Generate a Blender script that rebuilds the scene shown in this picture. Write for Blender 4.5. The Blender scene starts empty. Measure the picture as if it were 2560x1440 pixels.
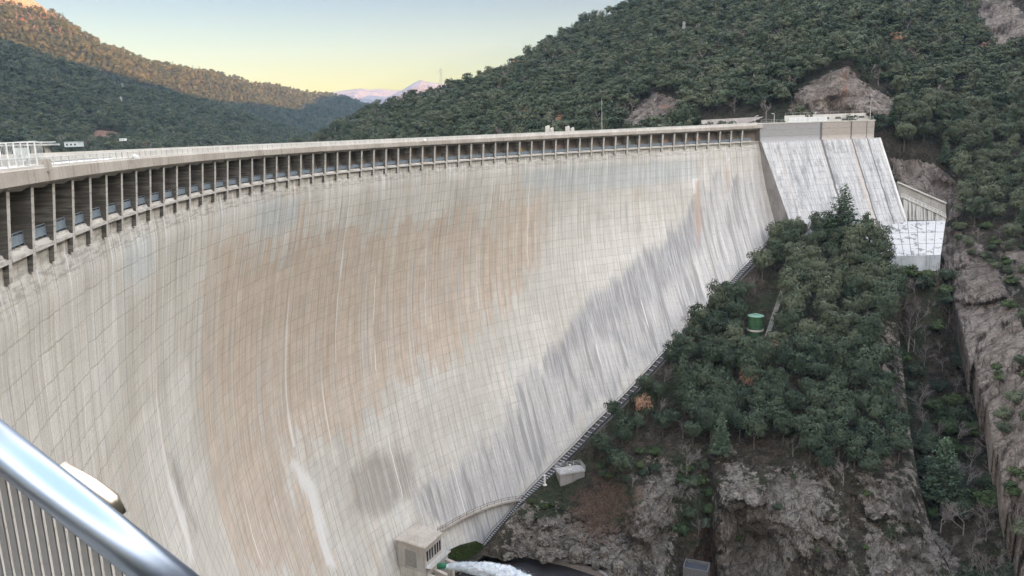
import bpy, math, random
import numpy as np
from mathutils import Matrix, Vector
R = math.radians
SC = bpy.context.scene
COL = SC.collection
random.seed(7)

# ------------------------------------------------------------------ camera
F_PX = 1857.1; TH = 0.1995194; RO = -0.0311820      # focal length in pixels of a 2560 wide picture, pitch, roll
cr, sr = math.cos(RO), math.sin(RO); ct, st_ = math.cos(TH), math.sin(TH)
right0 = Vector((1, 0, 0)); up0 = Vector((0, st_, ct)); fwd0 = Vector((0, ct, -st_))
cx_ = cr * right0 + sr * up0; cy_ = -sr * right0 + cr * up0
cam = bpy.data.cameras.new('camera'); cam.sensor_width = 36; cam.lens = F_PX * 36 / 2560
cam.clip_start = 0.1; cam.clip_end = 60000
cam_o = bpy.data.objects.new('camera', cam); COL.objects.link(cam_o)
M = Matrix.Identity(4)
for i in range(3):
    M[i][0] = cx_[i]; M[i][1] = cy_[i]; M[i][2] = -fwd0[i]
cam_o.matrix_world = M
SC.camera = cam_o

# ------------------------------------------------------------------ light
SUN_AZ = 125.0      # degrees, from +Y (the view direction) towards +X
SUN_EL = 8.0
w = bpy.data.worlds.new('World'); SC.world = w; w.use_nodes = True
nt = w.node_tree; nt.nodes.clear()
sky = nt.nodes.new('ShaderNodeTexSky'); sky.sky_type = 'NISHITA'; sky.sun_disc = False
sky.sun_elevation = R(SUN_EL); sky.sun_rotation = R(SUN_AZ)
sky.altitude = 700; sky.air_density = 1.0; sky.dust_density = 2.0; sky.ozone_density = 1.0
bg = nt.nodes.new('ShaderNodeBackground'); bg.inputs['Strength'].default_value = 0.06
wo = nt.nodes.new('ShaderNodeOutputWorld')
# sky above the frame made much brighter, an added fill light for the dam
tc = nt.nodes.new('ShaderNodeTexCoord'); sx = nt.nodes.new('ShaderNodeSeparateXYZ'); nt.links.new(tc.outputs['Generated'], sx.inputs[0])
mr = nt.nodes.new('ShaderNodeMapRange'); mr.interpolation_type = 'SMOOTHSTEP'; nt.links.new(sx.outputs[2], mr.inputs[0]); mr.inputs[1].default_value = .22; mr.inputs[2].default_value = .55
cr2 = nt.nodes.new('ShaderNodeValToRGB'); nt.links.new(sx.outputs[2], cr2.inputs[0]); e_ = cr2.color_ramp.elements
e_[0].position = .45; e_[0].color = (1, .905, .79, 1); e_[1].position = .85; e_[1].color = (.31, .37, .49, 1)
vs_ = nt.nodes.new('ShaderNodeVectorMath'); vs_.operation = 'SCALE'; nt.links.new(cr2.outputs[0], vs_.inputs[0]); vs_.inputs['Scale'].default_value = 17.5
sky_fill = nt.nodes.new('ShaderNodeMix'); sky_fill.data_type = 'RGBA'; nt.links.new(mr.outputs[0], sky_fill.inputs[0]); 
hg = nt.nodes.new('ShaderNodeValToRGB'); nt.links.new(sx.outputs[2], hg.inputs[0]); h_ = hg.color_ramp.elements
h_[0].position = 0.0; h_[0].color = (.92, .62, .10, 1); h_[1].position = .22; h_[1].color = (.33, .39, .54, 1); q_ = h_.new(.07); q_.color = (.86, .66, .28, 1); q_ = h_.new(.13); q_.color = (.66, .59, .46, 1)
sm = nt.nodes.new('ShaderNodeMix'); sm.data_type = 'RGBA'; sm.blend_type = 'MULTIPLY'; sm.inputs[0].default_value = 1; nt.links.new(sky.outputs[0], sm.inputs[6]); nt.links.new(hg.outputs[0], sm.inputs[7])
nt.links.new(sm.outputs[2], sky_fill.inputs[6]); nt.links.new(vs_.outputs[0], sky_fill.inputs[7])
nt.links.new(sky_fill.outputs[2], bg.inputs[0]); nt.links.new(bg.outputs[0], wo.inputs[0])
sl = bpy.data.lights.new('sun', 'SUN'); sl.energy = 5.0; sl.angle = R(0.5); sl.color = (1.0, 0.43, 0.14)
so = bpy.data.objects.new('sun', sl); COL.objects.link(so)
sd = Vector((math.sin(R(SUN_AZ)) * math.cos(R(SUN_EL)), math.cos(R(SUN_AZ)) * math.cos(R(SUN_EL)), math.sin(R(SUN_EL))))
so.rotation_euler = sd.to_track_quat('Z', 'Y').to_euler()
so.location = (300, -100, 600)
SC.view_settings.view_transform = 'Standard'; SC.view_settings.look = 'None'
SC.view_settings.exposure = 2.52; SC.view_settings.gamma = 1.0
SC.cycles.max_bounces = 5; SC.cycles.volume_bounces = 0

# ------------------------------------------------------------------ helpers
def ray(px, py):
    """direction (forward component 1) through a point of the 2560x1440 picture; numpy friendly"""
    u = (np.asarray(px, float) - 1280) / F_PX; v = -(np.asarray(py, float) - 720) / F_PX
    uu = cr * u - sr * v; vv = sr * u + cr * v
    return np.stack([uu, ct + vv * st_, -st_ + vv * ct], -1)
def at(px, py, d):
    return ray(px, py) * np.asarray(d, float)[..., None] if np.ndim(d) else ray(px, py) * d
def pix(P):
    P = np.asarray(P, float); x, y, z = P[..., 0], P[..., 1], P[..., 2]
    fw = y * ct - z * st_; up = y * st_ + z * ct; u = x / fw; v = up / fw
    return np.stack([1280 + F_PX * (cr * u + sr * v), 720 - F_PX * (-sr * u + cr * v)], -1)

def _h(ix, iy, iz, seed):
    n = (ix * 374761393 + iy * 668265263 + iz * 2147483647 + seed * 1274126177) & 0xffffffff
    n = ((n ^ (n >> 13)) * 1274126177) & 0xffffffff
    return ((n ^ (n >> 16)) & 0xffffff) / float(0xffffff)
def vnoise(P, seed=0):
    P = np.asarray(P, float); i = np.floor(P).astype(np.int64); f = P - i; f = f * f * (3 - 2 * f)
    x, y, z = i[..., 0], i[..., 1], i[..., 2]; fx, fy, fz = f[..., 0], f[..., 1], f[..., 2]
    r = 0
    for dx in (0, 1):
        for dy in (0, 1):
            for dz in (0, 1):
                r = r + _h(x + dx, y + dy, z + dz, seed) * (fx if dx else 1 - fx) * (fy if dy else 1 - fy) * (fz if dz else 1 - fz)
    return r * 2 - 1
def fbm(P, oct=4, seed=0, gain=0.5, ridged=False):
    P = np.asarray(P, float); a = 1; s = 0; t = 0
    for k in range(oct):
        n = vnoise(P * 2 ** k + 17.3 * k, seed + k)
        if ridged: n = 1 - 2 * np.abs(n)
        s = s + a * n; t += a; a *= gain
    return s / t

def tag(o, label=None, cat=None, group=None, kind=None):
    if label: o['label'] = label
    if cat: o['category'] = cat
    if group: o['group'] = group
    if kind: o['kind'] = kind
    return o
def empty(name, loc=(0, 0, 0), label=None, cat=None, group=None, rz=0):
    o = bpy.data.objects.new(name, None); COL.objects.link(o); o.location = loc; o.rotation_euler = (0, 0, rz)
    o.empty_display_size = 0.3
    return tag(o, label, cat, group)
def link(name, me, mats, parent=None):
    o = bpy.data.objects.new(name, me)
    for m in (mats if isinstance(mats, (list, tuple)) else [mats]):
        if m: me.materials.append(m)
    COL.objects.link(o)
    if parent is not None:
        o.parent = parent
        o.matrix_parent_inverse = parent_inv(parent)
    return o
def parent_inv(p):
    m = Matrix.LocRotScale(p.location, p.rotation_euler, p.scale)
    if p.parent: m = Matrix.LocRotScale(p.parent.location, p.parent.rotation_euler, p.parent.scale) @ m
    return m.inverted()
def np_mesh(name, V, Fq, smooth=False):
    """V (n,3), Fq (m,k) with k 3 or 4"""
    me = bpy.data.meshes.new(name); V = np.asarray(V, np.float32); Fq = np.asarray(Fq, np.int32)
    k = Fq.shape[1]
    me.vertices.add(len(V)); me.vertices.foreach_set('co', V.ravel())
    me.loops.add(Fq.size); me.loops.foreach_set('vertex_index', Fq.ravel())
    me.polygons.add(len(Fq)); me.polygons.foreach_set('loop_start', np.arange(0, Fq.size, k, dtype=np.int32))
    me.polygons.foreach_set('loop_total', np.full(len(Fq), k, np.int32))
    if smooth: me.polygons.foreach_set('use_smooth', np.ones(len(Fq), bool))
    me.update(calc_edges=True)
    return me
def grid_faces(nr, nc):
    a = np.arange(nr * nc).reshape(nr, nc)
    return np.stack([a[:-1, :-1], a[:-1, 1:], a[1:, 1:], a[1:, :-1]], -1).reshape(-1, 4)
def vattr(me, name, vals):
    a = me.attributes.new(name, 'FLOAT', 'POINT'); a.data.foreach_set('value', np.asarray(vals, np.float32).ravel())
def uvmap(me, UV):
    l = me.uv_layers.new(name='UVMap'); idx = np.empty(len(me.loops), np.int32); me.loops.foreach_get('vertex_index', idx)
    l.data.foreach_set('uv', np.asarray(UV, np.float32)[idx].ravel())

class MB:
    def __init__(s): s.v = []; s.f = []; s.m = []
    def add(s, V, Fs, mi=0):
        b = len(s.v); s.v += [tuple(map(float, q)) for q in V]; s.f += [tuple(b + i for i in q) for q in Fs]; s.m += [mi] * len(Fs)
    def hexa(s, P, mi=0):
        """8 corners: bottom loop 0-3, top loop 4-7"""
        s.add(P, [(3, 2, 1, 0), (4, 5, 6, 7), (0, 1, 5, 4), (1, 2, 6, 5), (2, 3, 7, 6), (3, 0, 4, 7)], mi)
    def box(s, c, size, rz=0, mi=0, u=None, n=None):
        """c = centre of the base; size along u, n, z"""
        c = np.asarray(c, float)
        u = np.array([math.cos(rz), math.sin(rz), 0]) if u is None else np.asarray(u, float)
        n = np.array([-u[1], u[0], 0]) if n is None else np.asarray(n, float)
        a, b, h = size; z = np.array([0, 0, 1.])
        q = [c - u * a / 2 - n * b / 2, c + u * a / 2 - n * b / 2, c + u * a / 2 + n * b / 2, c - u * a / 2 + n * b / 2]
        s.hexa(q + [p + z * h for p in q], mi)
    def bar(s, a, b, wd, ht=None, mi=0, upv=(0, 0, 1)):
        a = np.asarray(a, float); b = np.asarray(b, float); d = b - a; L = np.linalg.norm(d)
        if L < 1e-6: return
        d /= L; up = np.asarray(upv, float)
        if abs(d @ up) > .95: up = np.array([1., 0, 0])
        sx = np.cross(d, up); sx /= np.linalg.norm(sx); sy = np.cross(sx, d); ht = wd if ht is None else ht
        q = [a - sx * wd / 2 - sy * ht / 2, a + sx * wd / 2 - sy * ht / 2, a + sx * wd / 2 + sy * ht / 2, a - sx * wd / 2 + sy * ht / 2]
        s.hexa(q + [p + d * L for p in q], mi)
    def tube(s, pts, r, seg=8, mi=0, cap=True):
        pts = [np.asarray(p, float) for p in pts]; rr = r if isinstance(r, (list, tuple, np.ndarray)) else [r] * len(pts)
        V = []; n0 = None
        for i, p in enumerate(pts):
            d = (pts[min(i + 1, len(pts) - 1)] - pts[max(i - 1, 0)]); d /= np.linalg.norm(d)
            if n0 is None:
                a = np.array([0, 0, 1.]) if abs(d[2]) < .9 else np.array([1., 0, 0]); n0 = np.cross(d, a)
            n0 = n0 - d * (n0 @ d); n0 /= np.linalg.norm(n0); n1 = np.cross(d, n0)
            for k in range(seg):
                t = 2 * math.pi * k / seg; V.append(p + rr[i] * (math.cos(t) * n0 + math.sin(t) * n1))
        Fs = [(i * seg + k, i * seg + (k + 1) % seg, (i + 1) * seg + (k + 1) % seg, (i + 1) * seg + k) for i in range(len(pts) - 1) for k in range(seg)]
        if cap: Fs += [tuple(range(seg))[::-1], tuple((len(pts) - 1) * seg + k for k in range(seg))]
        s.add(V, Fs, mi)
    def lathe(s, c, prof, seg=24, mi=0):
        V = []
        for r, z in prof:
            for k in range(seg):
                t = 2 * math.pi * k / seg; V.append((c[0] + r * math.cos(t), c[1] + r * math.sin(t), c[2] + z))
        n = len(prof)
        Fs = [(i * seg + k, i * seg + (k + 1) % seg, (i + 1) * seg + (k + 1) % seg, (i + 1) * seg + k) for i in range(n - 1) for k in range(seg)]
        Fs += [tuple(range(seg))[::-1], tuple((n - 1) * seg + k for k in range(seg))]
        s.add(V, Fs, mi)
    def build(s, name, mats, parent=None, smooth=False, bevel=0):
        me = bpy.data.meshes.new(name); me.from_pydata(s.v, [], s.f); me.update()
        me.polygons.foreach_set('material_index', np.array(s.m, np.int32))
        if smooth: me.polygons.foreach_set('use_smooth', np.ones(len(s.f), bool))
        o = link(name, me, mats, parent)
        if bevel:
            b = o.modifiers.new('bevel', 'BEVEL'); b.width = bevel; b.segments = 1; b.limit_method = 'ANGLE'
        return o

# ------------------------------------------------------------------ materials
class NT:
    def __init__(s, name, rough=0.9, spec=0.2):
        s.m = bpy.data.materials.new(name); s.m.use_nodes = True; s.t = s.m.node_tree
        s.b = s.t.nodes['Principled BSDF']; s.b.inputs['Roughness'].default_value = rough
        s.b.inputs['Specular IOR Level'].default_value = spec
        s.pos = None
    def n(s, typ, **k):
        x = s.t.nodes.new(typ)
        for a, b in k.items():
            if a.startswith('i_'): x.inputs[int(a[2:]) if a[2:].isdigit() else a[2:]].default_value = b
            else: setattr(x, a, b)
        return x
    def L(s, a, b): s.t.links.new(a, b)
    def geo(s):
        if s.pos is None: s.pos = s.n('ShaderNodeNewGeometry').outputs['Position']
        return s.pos
    def objc(s): return s.n('ShaderNodeTexCoord').outputs['Object']
    def uv(s): return s.n('ShaderNodeTexCoord').outputs['UV']
    def attr(s, name): return s.n('ShaderNodeAttribute', attribute_name=name).outputs['Fac']
    def mp(s, vec, sc):
        x = s.n('ShaderNodeVectorMath', operation='MULTIPLY'); s.L(vec, x.inputs[0]); x.inputs[1].default_value = sc; return x.outputs[0]
    def noise(s, vec, scale=1.0, detail=3, rough=.55, sc=None, dist=0):
        if sc is not None: vec = s.mp(vec, sc)
        x = s.n('ShaderNodeTexNoise'); s.L(vec, x.inputs['Vector']); x.inputs['Scale'].default_value = scale
        x.inputs['Detail'].default_value = detail; x.inputs['Roughness'].default_value = rough; x.inputs['Distortion'].default_value = dist
        return x.outputs['Fac']
    def ramp(s, fac, a, b, lo=0., hi=1.):
        x = s.n('ShaderNodeMapRange'); s.L(fac, x.inputs[0]); x.inputs[1].default_value = a; x.inputs[2].default_value = b
        x.inputs[3].default_value = lo; x.inputs[4].default_value = hi; x.interpolation_type = 'SMOOTHSTEP'; return x.outputs[0]
    def math(s, op, a, b=None, clamp=False):
        x = s.n('ShaderNodeMath', operation=op, use_clamp=clamp)
        for i, v in enumerate((a, b)):
            if v is None: continue
            if isinstance(v, (int, float)): x.inputs[i].default_value = v
            else: s.L(v, x.inputs[i])
        return x.outputs[0]
    def mix(s, fac, a, b, mode='MIX'):
        x = s.n('ShaderNodeMix', data_type='RGBA', blend_type=mode)
        for i, v in ((0, fac), (6, a), (7, b)):
            if isinstance(v, (int, float)): x.inputs[i].default_value = v
            elif isinstance(v, (tuple, list)): x.inputs[i].default_value = (*v, 1)[:4]
            else: s.L(v, x.inputs[i])
        return x.outputs[2]
    def col(s, c):
        if isinstance(c, (tuple, list)): s.b.inputs['Base Color'].default_value = (*c, 1)[:4]
        else: s.L(c, s.b.inputs['Base Color'])
    def bump(s, h, strength=.3, dist=.1):
        x = s.n('ShaderNodeBump'); x.inputs['Strength'].default_value = strength; x.inputs['Distance'].default_value = dist
        s.L(h, x.inputs['Height']); s.L(x.outputs[0], s.b.inputs['Normal'])

def concrete(name, base=(.42, .40, .36), dark=(.2, .185, .165), light=(.55, .54, .5), streak=.6, scale=1.0, hor=0.0, stain=0.5):
    m = NT(name); p = m.geo()
    n1 = m.noise(p, .25 * scale, 5); n2 = m.noise(p, 1.0, 4, .65, (2.2 * scale, 2.2 * scale, .16 * scale)); n3 = m.noise(p, 6 * scale, 4, .7)
    c = m.mix(m.ramp(n1, .35, .65), base, light)
    c = m.mix(m.math('MULTIPLY', m.ramp(n2, .5, .72), streak), c, dark)
    c = m.mix(m.math('MULTIPLY', m.ramp(n3, .5, .8), stain), c, dark)
    if hor > 0:
        n4 = m.noise(p, 1.0, 3, .6, (.25, .25, 5.0)); c = m.mix(m.math('MULTIPLY', m.ramp(n4, .45, .62), hor), c, dark)
    m.col(c); m.bump(n3, .25, .05); return m.m
def plain(name, c, rough=.6, metal=0, var=.15, spec=.4, scale=3):
    m = NT(name, rough, spec); n1 = m.noise(m.geo(), scale, 4, .6)
    m.col(m.mix(m.ramp(n1, .3, .7), tuple(x * (1 - var) for x in c), tuple(min(1, x * (1 + var)) for x in c)))
    m.b.inputs['Metallic'].default_value = metal; return m.m
# ------------------------------------------------------------------ the dam's shape
S = 4.5
AX = dict(x0=-6.419718, y0=9.613931, a0=1.869323, zt=-0.494306, z1=0.148004, z2=0.384224, k0=0.0124334, k1=0.0992307, k2=-0.1096065)
_ss = np.linspace(-16, 75, 1821); _t = _ss / 57.
_kap = AX['k0'] + AX['k1'] * np.clip(_t, -.15, 2) + AX['k2'] * np.clip(_t, -.15, 2) ** 2
_i0 = 320; _ds = _ss[1] - _ss[0]
_c = np.concatenate([[0], np.cumsum((_kap[1:] + _kap[:-1]) / 2 * _ds)]); _a = AX['a0'] - (_c - _c[_i0])
_hm = (_a[1:] + _a[:-1]) / 2
_X = np.concatenate([[0], np.cumsum(np.cos(_hm) * _ds)]); _Y = np.concatenate([[0], np.cumsum(np.sin(_hm) * _ds)])
_X += AX['x0'] - _X[_i0]; _Y += AX['y0'] - _Y[_i0]
def curve(s): return np.interp(s, _ss, _X) * S, np.interp(s, _ss, _Y) * S, np.interp(s, _ss, _a)
def zsoff(s): t = np.asarray(s, float) / 57; return (AX['zt'] + AX['z1'] * t + AX['z2'] * t * t) * S
def cp(s, o, z):
    """s pier spacings along the crest, o metres downstream, z metres above the gallery soffit"""
    X, Y, a = curve(s); return np.stack([X + np.sin(a) * o, Y - np.cos(a) * o, zsoff(s) + z + 0 * X], -1)
DT = np.array([0, 5, 10, 15, 20, 25, 30, 35, 40, 45, 50, 60, 70, 80, 90, 105.])
SK = np.array([-4, 2, 8.3, 14, 20.2, 24, 32.4, 40.6, 47, 52.3, 57.5, 62])
OT = np.array([[0.0, -0.4, -0.5, -0.4, 0.0, 0.8, 2.0, 3.5, 5.5, 8.0, 11.0, 17.0, 24.0, 31.0, 38.0, 50.0],
 [0.0, -0.5, -1.0, -1.3, -1.5, -1.5, -1.2, -0.6, 0.3, 1.5, 3.0, 7.0, 12.0, 17.0, 22.0, 30.0],
 [0.0, -0.5, -1.1, -1.7, -2.3, -2.8, -2.8, -2.6, -2.1, -1.2, 0.0, 3.0, 6.5, 10.0, 14.0, 20.0],
 [0.0, -0.5, -1.3, -2.3, -3.3, -4.1, -4.8, -5.2, -5.4, -5.4, -5.1, -3.6, -1.4, 1.2, 4.0, 8.0],
 [0.0, -0.5, -1.5, -2.6, -4.0, -5.1, -6.1, -6.9, -7.4, -7.7, -7.75, -6.9, -5.5, -3.5, -1.0, 3.0],
 [0.0, -0.5, -1.3, -2.4, -3.6, -4.7, -5.7, -6.6, -7.2, -7.6, -7.7, -6.9, -5.5, -3.5, -1.0, 3.0],
 [0.0, -0.5, -1.3, -2.3, -3.4, -4.3, -4.9, -5.3, -5.4, -5.3, -5.0, -3.6, -1.4, 1.2, 4.0, 8.0],
 [0.0, -0.5, -1.2, -1.8, -2.2, -2.5, -2.6, -2.5, -2.0, -1.2, 0.0, 3.0, 6.5, 10.0, 14.0, 20.0],
 [0.0, -0.5, -0.9, -1.0, -0.9, -0.5, 0.2, 1.3, 2.8, 4.6, 6.6, 11.0, 16.0, 21.0, 26.0, 34.0],
 [0.0, -0.5, -0.4, 0.0, 0.8, 1.9, 3.4, 5.3, 7.5, 10.0, 12.6, 18.0, 24.0, 30.0, 36.0, 45.0],
 [0.0, -0.4, 0.2, 1.2, 2.6, 4.5, 6.6, 9.0, 11.6, 14.4, 17.0, 23.0, 29.0, 35.0, 41.0, 50.0],
 [0.0, -0.4, 0.2, 1.2, 2.6, 4.5, 6.6, 9.0, 11.6, 14.4, 17.0, 23.0, 29.0, 35.0, 41.0, 50.0]])
def off(s, D):
    s, D = np.broadcast_arrays(np.asarray(s, float), np.asarray(D, float))
    cols = np.stack([np.interp(D, DT, r) for r in OT], -1)
    i = np.clip(np.searchsorted(SK, s) - 1, 0, len(SK) - 2); w_ = np.clip((s - SK[i]) / (SK[i + 1] - SK[i]), 0, 1)
    return np.take_along_axis(cols, i[..., None], -1)[..., 0] * (1 - w_) + np.take_along_axis(cols, (i + 1)[..., None], -1)[..., 0] * w_
def face(s, D, out=0.):
    s, D = np.broadcast_arrays(np.asarray(s, float), np.asarray(D, float))
    return cp(s, off(s, D) + out, -D)

# ------------------------------------------------------------------ dam face material
def inpoly(U, V, poly):
    """signed distance (positive inside), metres on the face"""
    P = np.array(poly, float); n = len(P); ins = np.zeros(U.shape, bool); dm = np.full(U.shape, 1e9)
    for i in range(n):
        x1, y1 = P[i]; x2, y2 = P[(i + 1) % n]
        cnd = ((y1 > V) != (y2 > V)) & (U < (x2 - x1) * (V - y1) / (y2 - y1 + 1e-12) + x1); ins ^= cnd
        L2 = (x2 - x1) ** 2 + (y2 - y1) ** 2 + 1e-9; t = np.clip(((U - x1) * (x2 - x1) + (V - y1) * (y2 - y1)) / L2, 0, 1)
        dm = np.minimum(dm, (U - x1 - t * (x2 - x1)) ** 2 + (V - y1 - t * (y2 - y1)) ** 2)
    return np.where(ins, 1, -1) * np.sqrt(dm)
ZON = {
'tan':[(56.8, 38.5), (56.4, 26.7), (58.3, 12.6), (63.9, 10.6), (74.8, 12.8), (85.3, 17.8), (88.9, 12.0), (89.5, 8.2), (93.9, 8.2), (94.1, 12.7), (104.5, 14.0), (114.3, 18.7), (128.3, 15.7), (143.6, 19.0), (155.7, 17.3), (164.0, 21.4), (170.7, 14.0), (182.6, 14.4), (185.7, 19.2), (183.0, 35.1), (178.1, 37.9), (163.0, 46.6), (150.0, 51.6), (139.7, 55.1), (128.4, 55.9), (118.2, 59.0), (108.3, 60.7), (99.4, 60.2), (94.5, 58.8), (89.3, 53.1), (86.2, 58.0), (93.2, 74.3), (95.2, 85.1), (57.8, 60.6), (56.9, 50.9)],
'white':[(236.7, 19.7), (247.4, 12.9), (261.7, 13.7), (268.0, 32.8), (141.4, 102.4), (130.6, 91.6), (125.1, 87.1), (122.3, 80.0), (137.5, 81.1), (149.1, 79.9), (158.5, 75.0), (165.2, 65.7), (182.9, 55.7), (198.7, 45.2), (212.6, 38.5), (223.9, 31.1)],
'mauve':[(234.7, 23.3), (239.8, 23.7), (236.9, 35.8), (222.6, 46.5), (204.3, 53.9), (189.8, 59.0), (179.2, 68.5), (174.7, 61.0), (183.2, 54.6), (199.1, 43.5), (212.9, 37.3), (223.9, 31.1)],
'smudge':[(105.5, 75.8), (107.2, 68.4), (117.1, 67.1), (127.9, 72.4), (125.9, 81.6), (117.1, 82.4), (110.6, 81.2)],
'smudge2':[(40.2, 31.9), (42.6, 36.1), (43.8, 42.0), (44.2, 45.6), (38.6, 42.9), (36.6, 39.2), (38.7, 35.8), (38.1, 32.0)],
'bluetop':[(171.5, 7.0), (238.3, 7.9), (238.0, 14.8), (216.8, 15.8), (194.4, 15.4), (172.0, 12.4)],
'bluetop2':[(73.5, 6.4), (91.4, 6.6), (90.4, 12.2), (84.0, 13.4), (74.5, 11.4)],
'bluetop3':[(27.2, 6.2), (36.9, 6.6), (36.9, 11.3), (29.5, 11.2), (27.0, 9.9)],
'fan':[(89.0, 54.6), (92.7, 57.2), (97.4, 65.3), (96.5, 85.9), (90.2, 81.9), (90.8, 69.6), (88.6, 60.9), (86.5, 57.4)],
'fan2':[(36.7, 29.0), (37.9, 29.5), (39.1, 33.4), (42.6, 40.8), (39.7, 45.7), (39.0, 48.6), (33.9, 45.3), (36.1, 40.5), (36.9, 34.9)],
'rust1':[(237.3, 14.8), (239.8, 14.9), (238.5, 28.6), (234.2, 38.0), (235.3, 28.3)],
'rust2':[(250.1, 9.2), (251.8, 9.3), (250.8, 18.2), (249.1, 20.6), (249.2, 14.3)],
'drip1':[(236.5, 14.1), (238.8, 14.2), (237.8, 19.2), (236.3, 19.1)],
'drip2':[(250.0, 9.9), (251.9, 7.4), (251.5, 12.5), (250.2, 13.0)],
'dark1':[(194.5, 56.2), (199.2, 53.3), (207.4, 61.1), (210.9, 65.9), (205.9, 65.4)],
'streaky':[(131.7, 85.0), (154.5, 83.5), (179.7, 84.0), (141.4, 102.4), (131.8, 92.1)],
'yellow1':[(89.9, 10.0), (92.9, 10.3), (94.4, 18.7), (93.6, 24.6), (91.1, 18.1)],
'cream':[(199.9, 30.0), (203.5, 35.2), (199.2, 48.7), (196.7, 53.0), (198.1, 41.6)],
}
def dam_material():
    m = NT('dam_concrete', .95, .15); uv = m.uv()
    sep = m.n('ShaderNodeSeparateXYZ'); m.L(uv, sep.inputs[0]); U, V = sep.outputs[0], sep.outputs[1]
    nb = m.noise(uv, .05, 5, .6); nm = m.noise(uv, .35, 5, .65); nf = m.noise(uv, 1.0, 5, .7, (2.5, 2.5, 1))
    sv = m.noise(uv, 1.0, 5, .65, (1.1, .035, 1)); sv2 = m.noise(uv, 1.0, 5, .7, (3.2, .10, 1)); hz = m.noise(uv, 1.0, 4, .65, (.12, 3.0, 1))
    svb = m.noise(uv, 1.0, 4, .6, (.35, .012, 1)); hz2 = m.noise(uv, 1.0, 4, .7, (.45, 2.2, 1))
    c = m.mix(m.ramp(nb, .38, .62), (.55, .525, .465), (.655, .63, .57))
    # each formwork panel has its own tone
    wn = m.n('ShaderNodeTexWhiteNoise', noise_dimensions='2D')
    cb = m.n('ShaderNodeCombineXYZ'); uoff = m.math('ADD', U, 400.45)
    m.L(m.math('FLOOR', m.math('DIVIDE', uoff, 2.25)), cb.inputs[0]); m.L(m.math('FLOOR', m.math('DIVIDE', V, 2.2)), cb.inputs[1]); m.L(cb.outputs[0], wn.inputs[0])
    wn3 = m.n('ShaderNodeTexWhiteNoise', noise_dimensions='2D'); cb3 = m.n('ShaderNodeCombineXYZ')
    m.L(m.math('FLOOR', m.math('DIVIDE', uoff, 18.0)), cb3.inputs[0]); m.L(m.math('FLOOR', m.math('DIVIDE', V, 4.4)), cb3.inputs[1]); m.L(cb3.outputs[0], wn3.inputs[0])
    colr = m.n('ShaderNodeTexWhiteNoise', noise_dimensions='1D'); m.L(m.math('FLOOR', m.math('DIVIDE', uoff, 2.25)), colr.inputs['W']); colr = m.math('SUBTRACT', colr.outputs[0], .5)
    colf = m.n('ShaderNodeTexWhiteNoise', noise_dimensions='1D'); m.L(m.math('FLOOR', m.math('DIVIDE', uoff, .75)), colf.inputs['W']); colf = m.math('SUBTRACT', colf.outputs[0], .5)
    coloff = m.math('ADD', m.math('MULTIPLY', colr, 6.5), m.math('MULTIPLY', colf, 3.0))
    # tan weathering
    tn = m.math('ADD', m.attr('tan'), m.math('MULTIPLY', m.math('SUBTRACT', m.noise(uv, 1, 5, .65, (.16, .10, 1)), .5), 9)); tn = m.math('ADD', m.math('ADD', tn, coloff), m.math('MULTIPLY', m.math('SUBTRACT', wn.outputs[0], .5), 3.5))
    tnm = m.math('MULTIPLY', m.ramp(tn, -.6, 1.6), m.ramp(svb, .3, .55, .55, 1.0))
    c = m.mix(m.math('MULTIPLY', tnm, .95), c, m.mix(m.ramp(nm, .3, .7), (.53, .435, .345), (.61, .515, .415)))
    rs = m.ramp(m.noise(uv, 1, 3, .6, (.22, .018, 1)), .56, .7)
    c = m.mix(m.math('MULTIPLY', rs, .45), c, (.52, .43, .33))
    bl = m.ramp(m.math('ADD', m.attr('blue'), m.math('MULTIPLY', m.math('SUBTRACT', sv, .5), 8)), -1, 2)
    c = m.mix(m.math('MULTIPLY', bl, .6), c, (.50, .56, .58))
    bs = m.ramp(m.noise(uv, 1, 4, .65, (.3, .04, 1)), .55, .68)
    c = m.mix(m.math('MULTIPLY', bs, .35), c, (.47, .51, .52))
    # panel tones
    c = m.mix(1.0, c, m.mix(wn.outputs[0], (.955, .955, .955), (1.03, 1.03, 1.03)), 'MULTIPLY')
    c = m.mix(1.0, c, m.mix(wn3.outputs[0], (.985, .985, .99), (1.015, 1.015, 1.01)), 'MULTIPLY')
    # white leaching zone low on the far side
    wz = m.ramp(m.math('ADD', m.math('ADD', m.attr('white'), m.math('MULTIPLY', coloff, .5)), m.math('MULTIPLY', m.math('SUBTRACT', m.noise(uv, 1, 5, .6, (.25, .05, 1)), .5), 9)), -1.0, 2.0)
    wc = m.mix(m.ramp(sv2, .38, .60), (.42, .405, .39), (.64, .62, .59)); wc = m.mix(m.math('MULTIPLY', m.ramp(hz2, .56, .66), .45), wc, (.24, .24, .24))
    wc = m.mix(m.ramp(sv, .44, .54), m.mix(.55, wc, (.34, .345, .35)), wc)
    wc = m.mix(m.math('MULTIPLY', m.ramp(m.noise(uv, 1, 3, .6, (.45, .03, 1)), .50, .58), .72), wc, (.23, .23, .23))
    c = m.mix(m.math('MULTIPLY', wz, .93), c, wc)
    mv = m.ramp(m.math('ADD', m.math('ADD', m.attr('mauve'), m.math('MULTIPLY', coloff, .3)), m.math('MULTIPLY', m.math('SUBTRACT', sv, .5), 3)), -1.5, 3)
    c = m.mix(m.math('MULTIPLY', mv, .75), c, m.mix(m.ramp(sv2, .4, .6), (.20, .205, .215), (.40, .40, .405)))
    ds = m.ramp(m.math('ADD', m.attr('dark'), m.math('MULTIPLY', m.math('SUBTRACT', nm, .5), 5)), -1.2, 2.4)
    c = m.mix(m.math('MULTIPLY', ds, .52), c, (.20, .175, .15))
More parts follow.
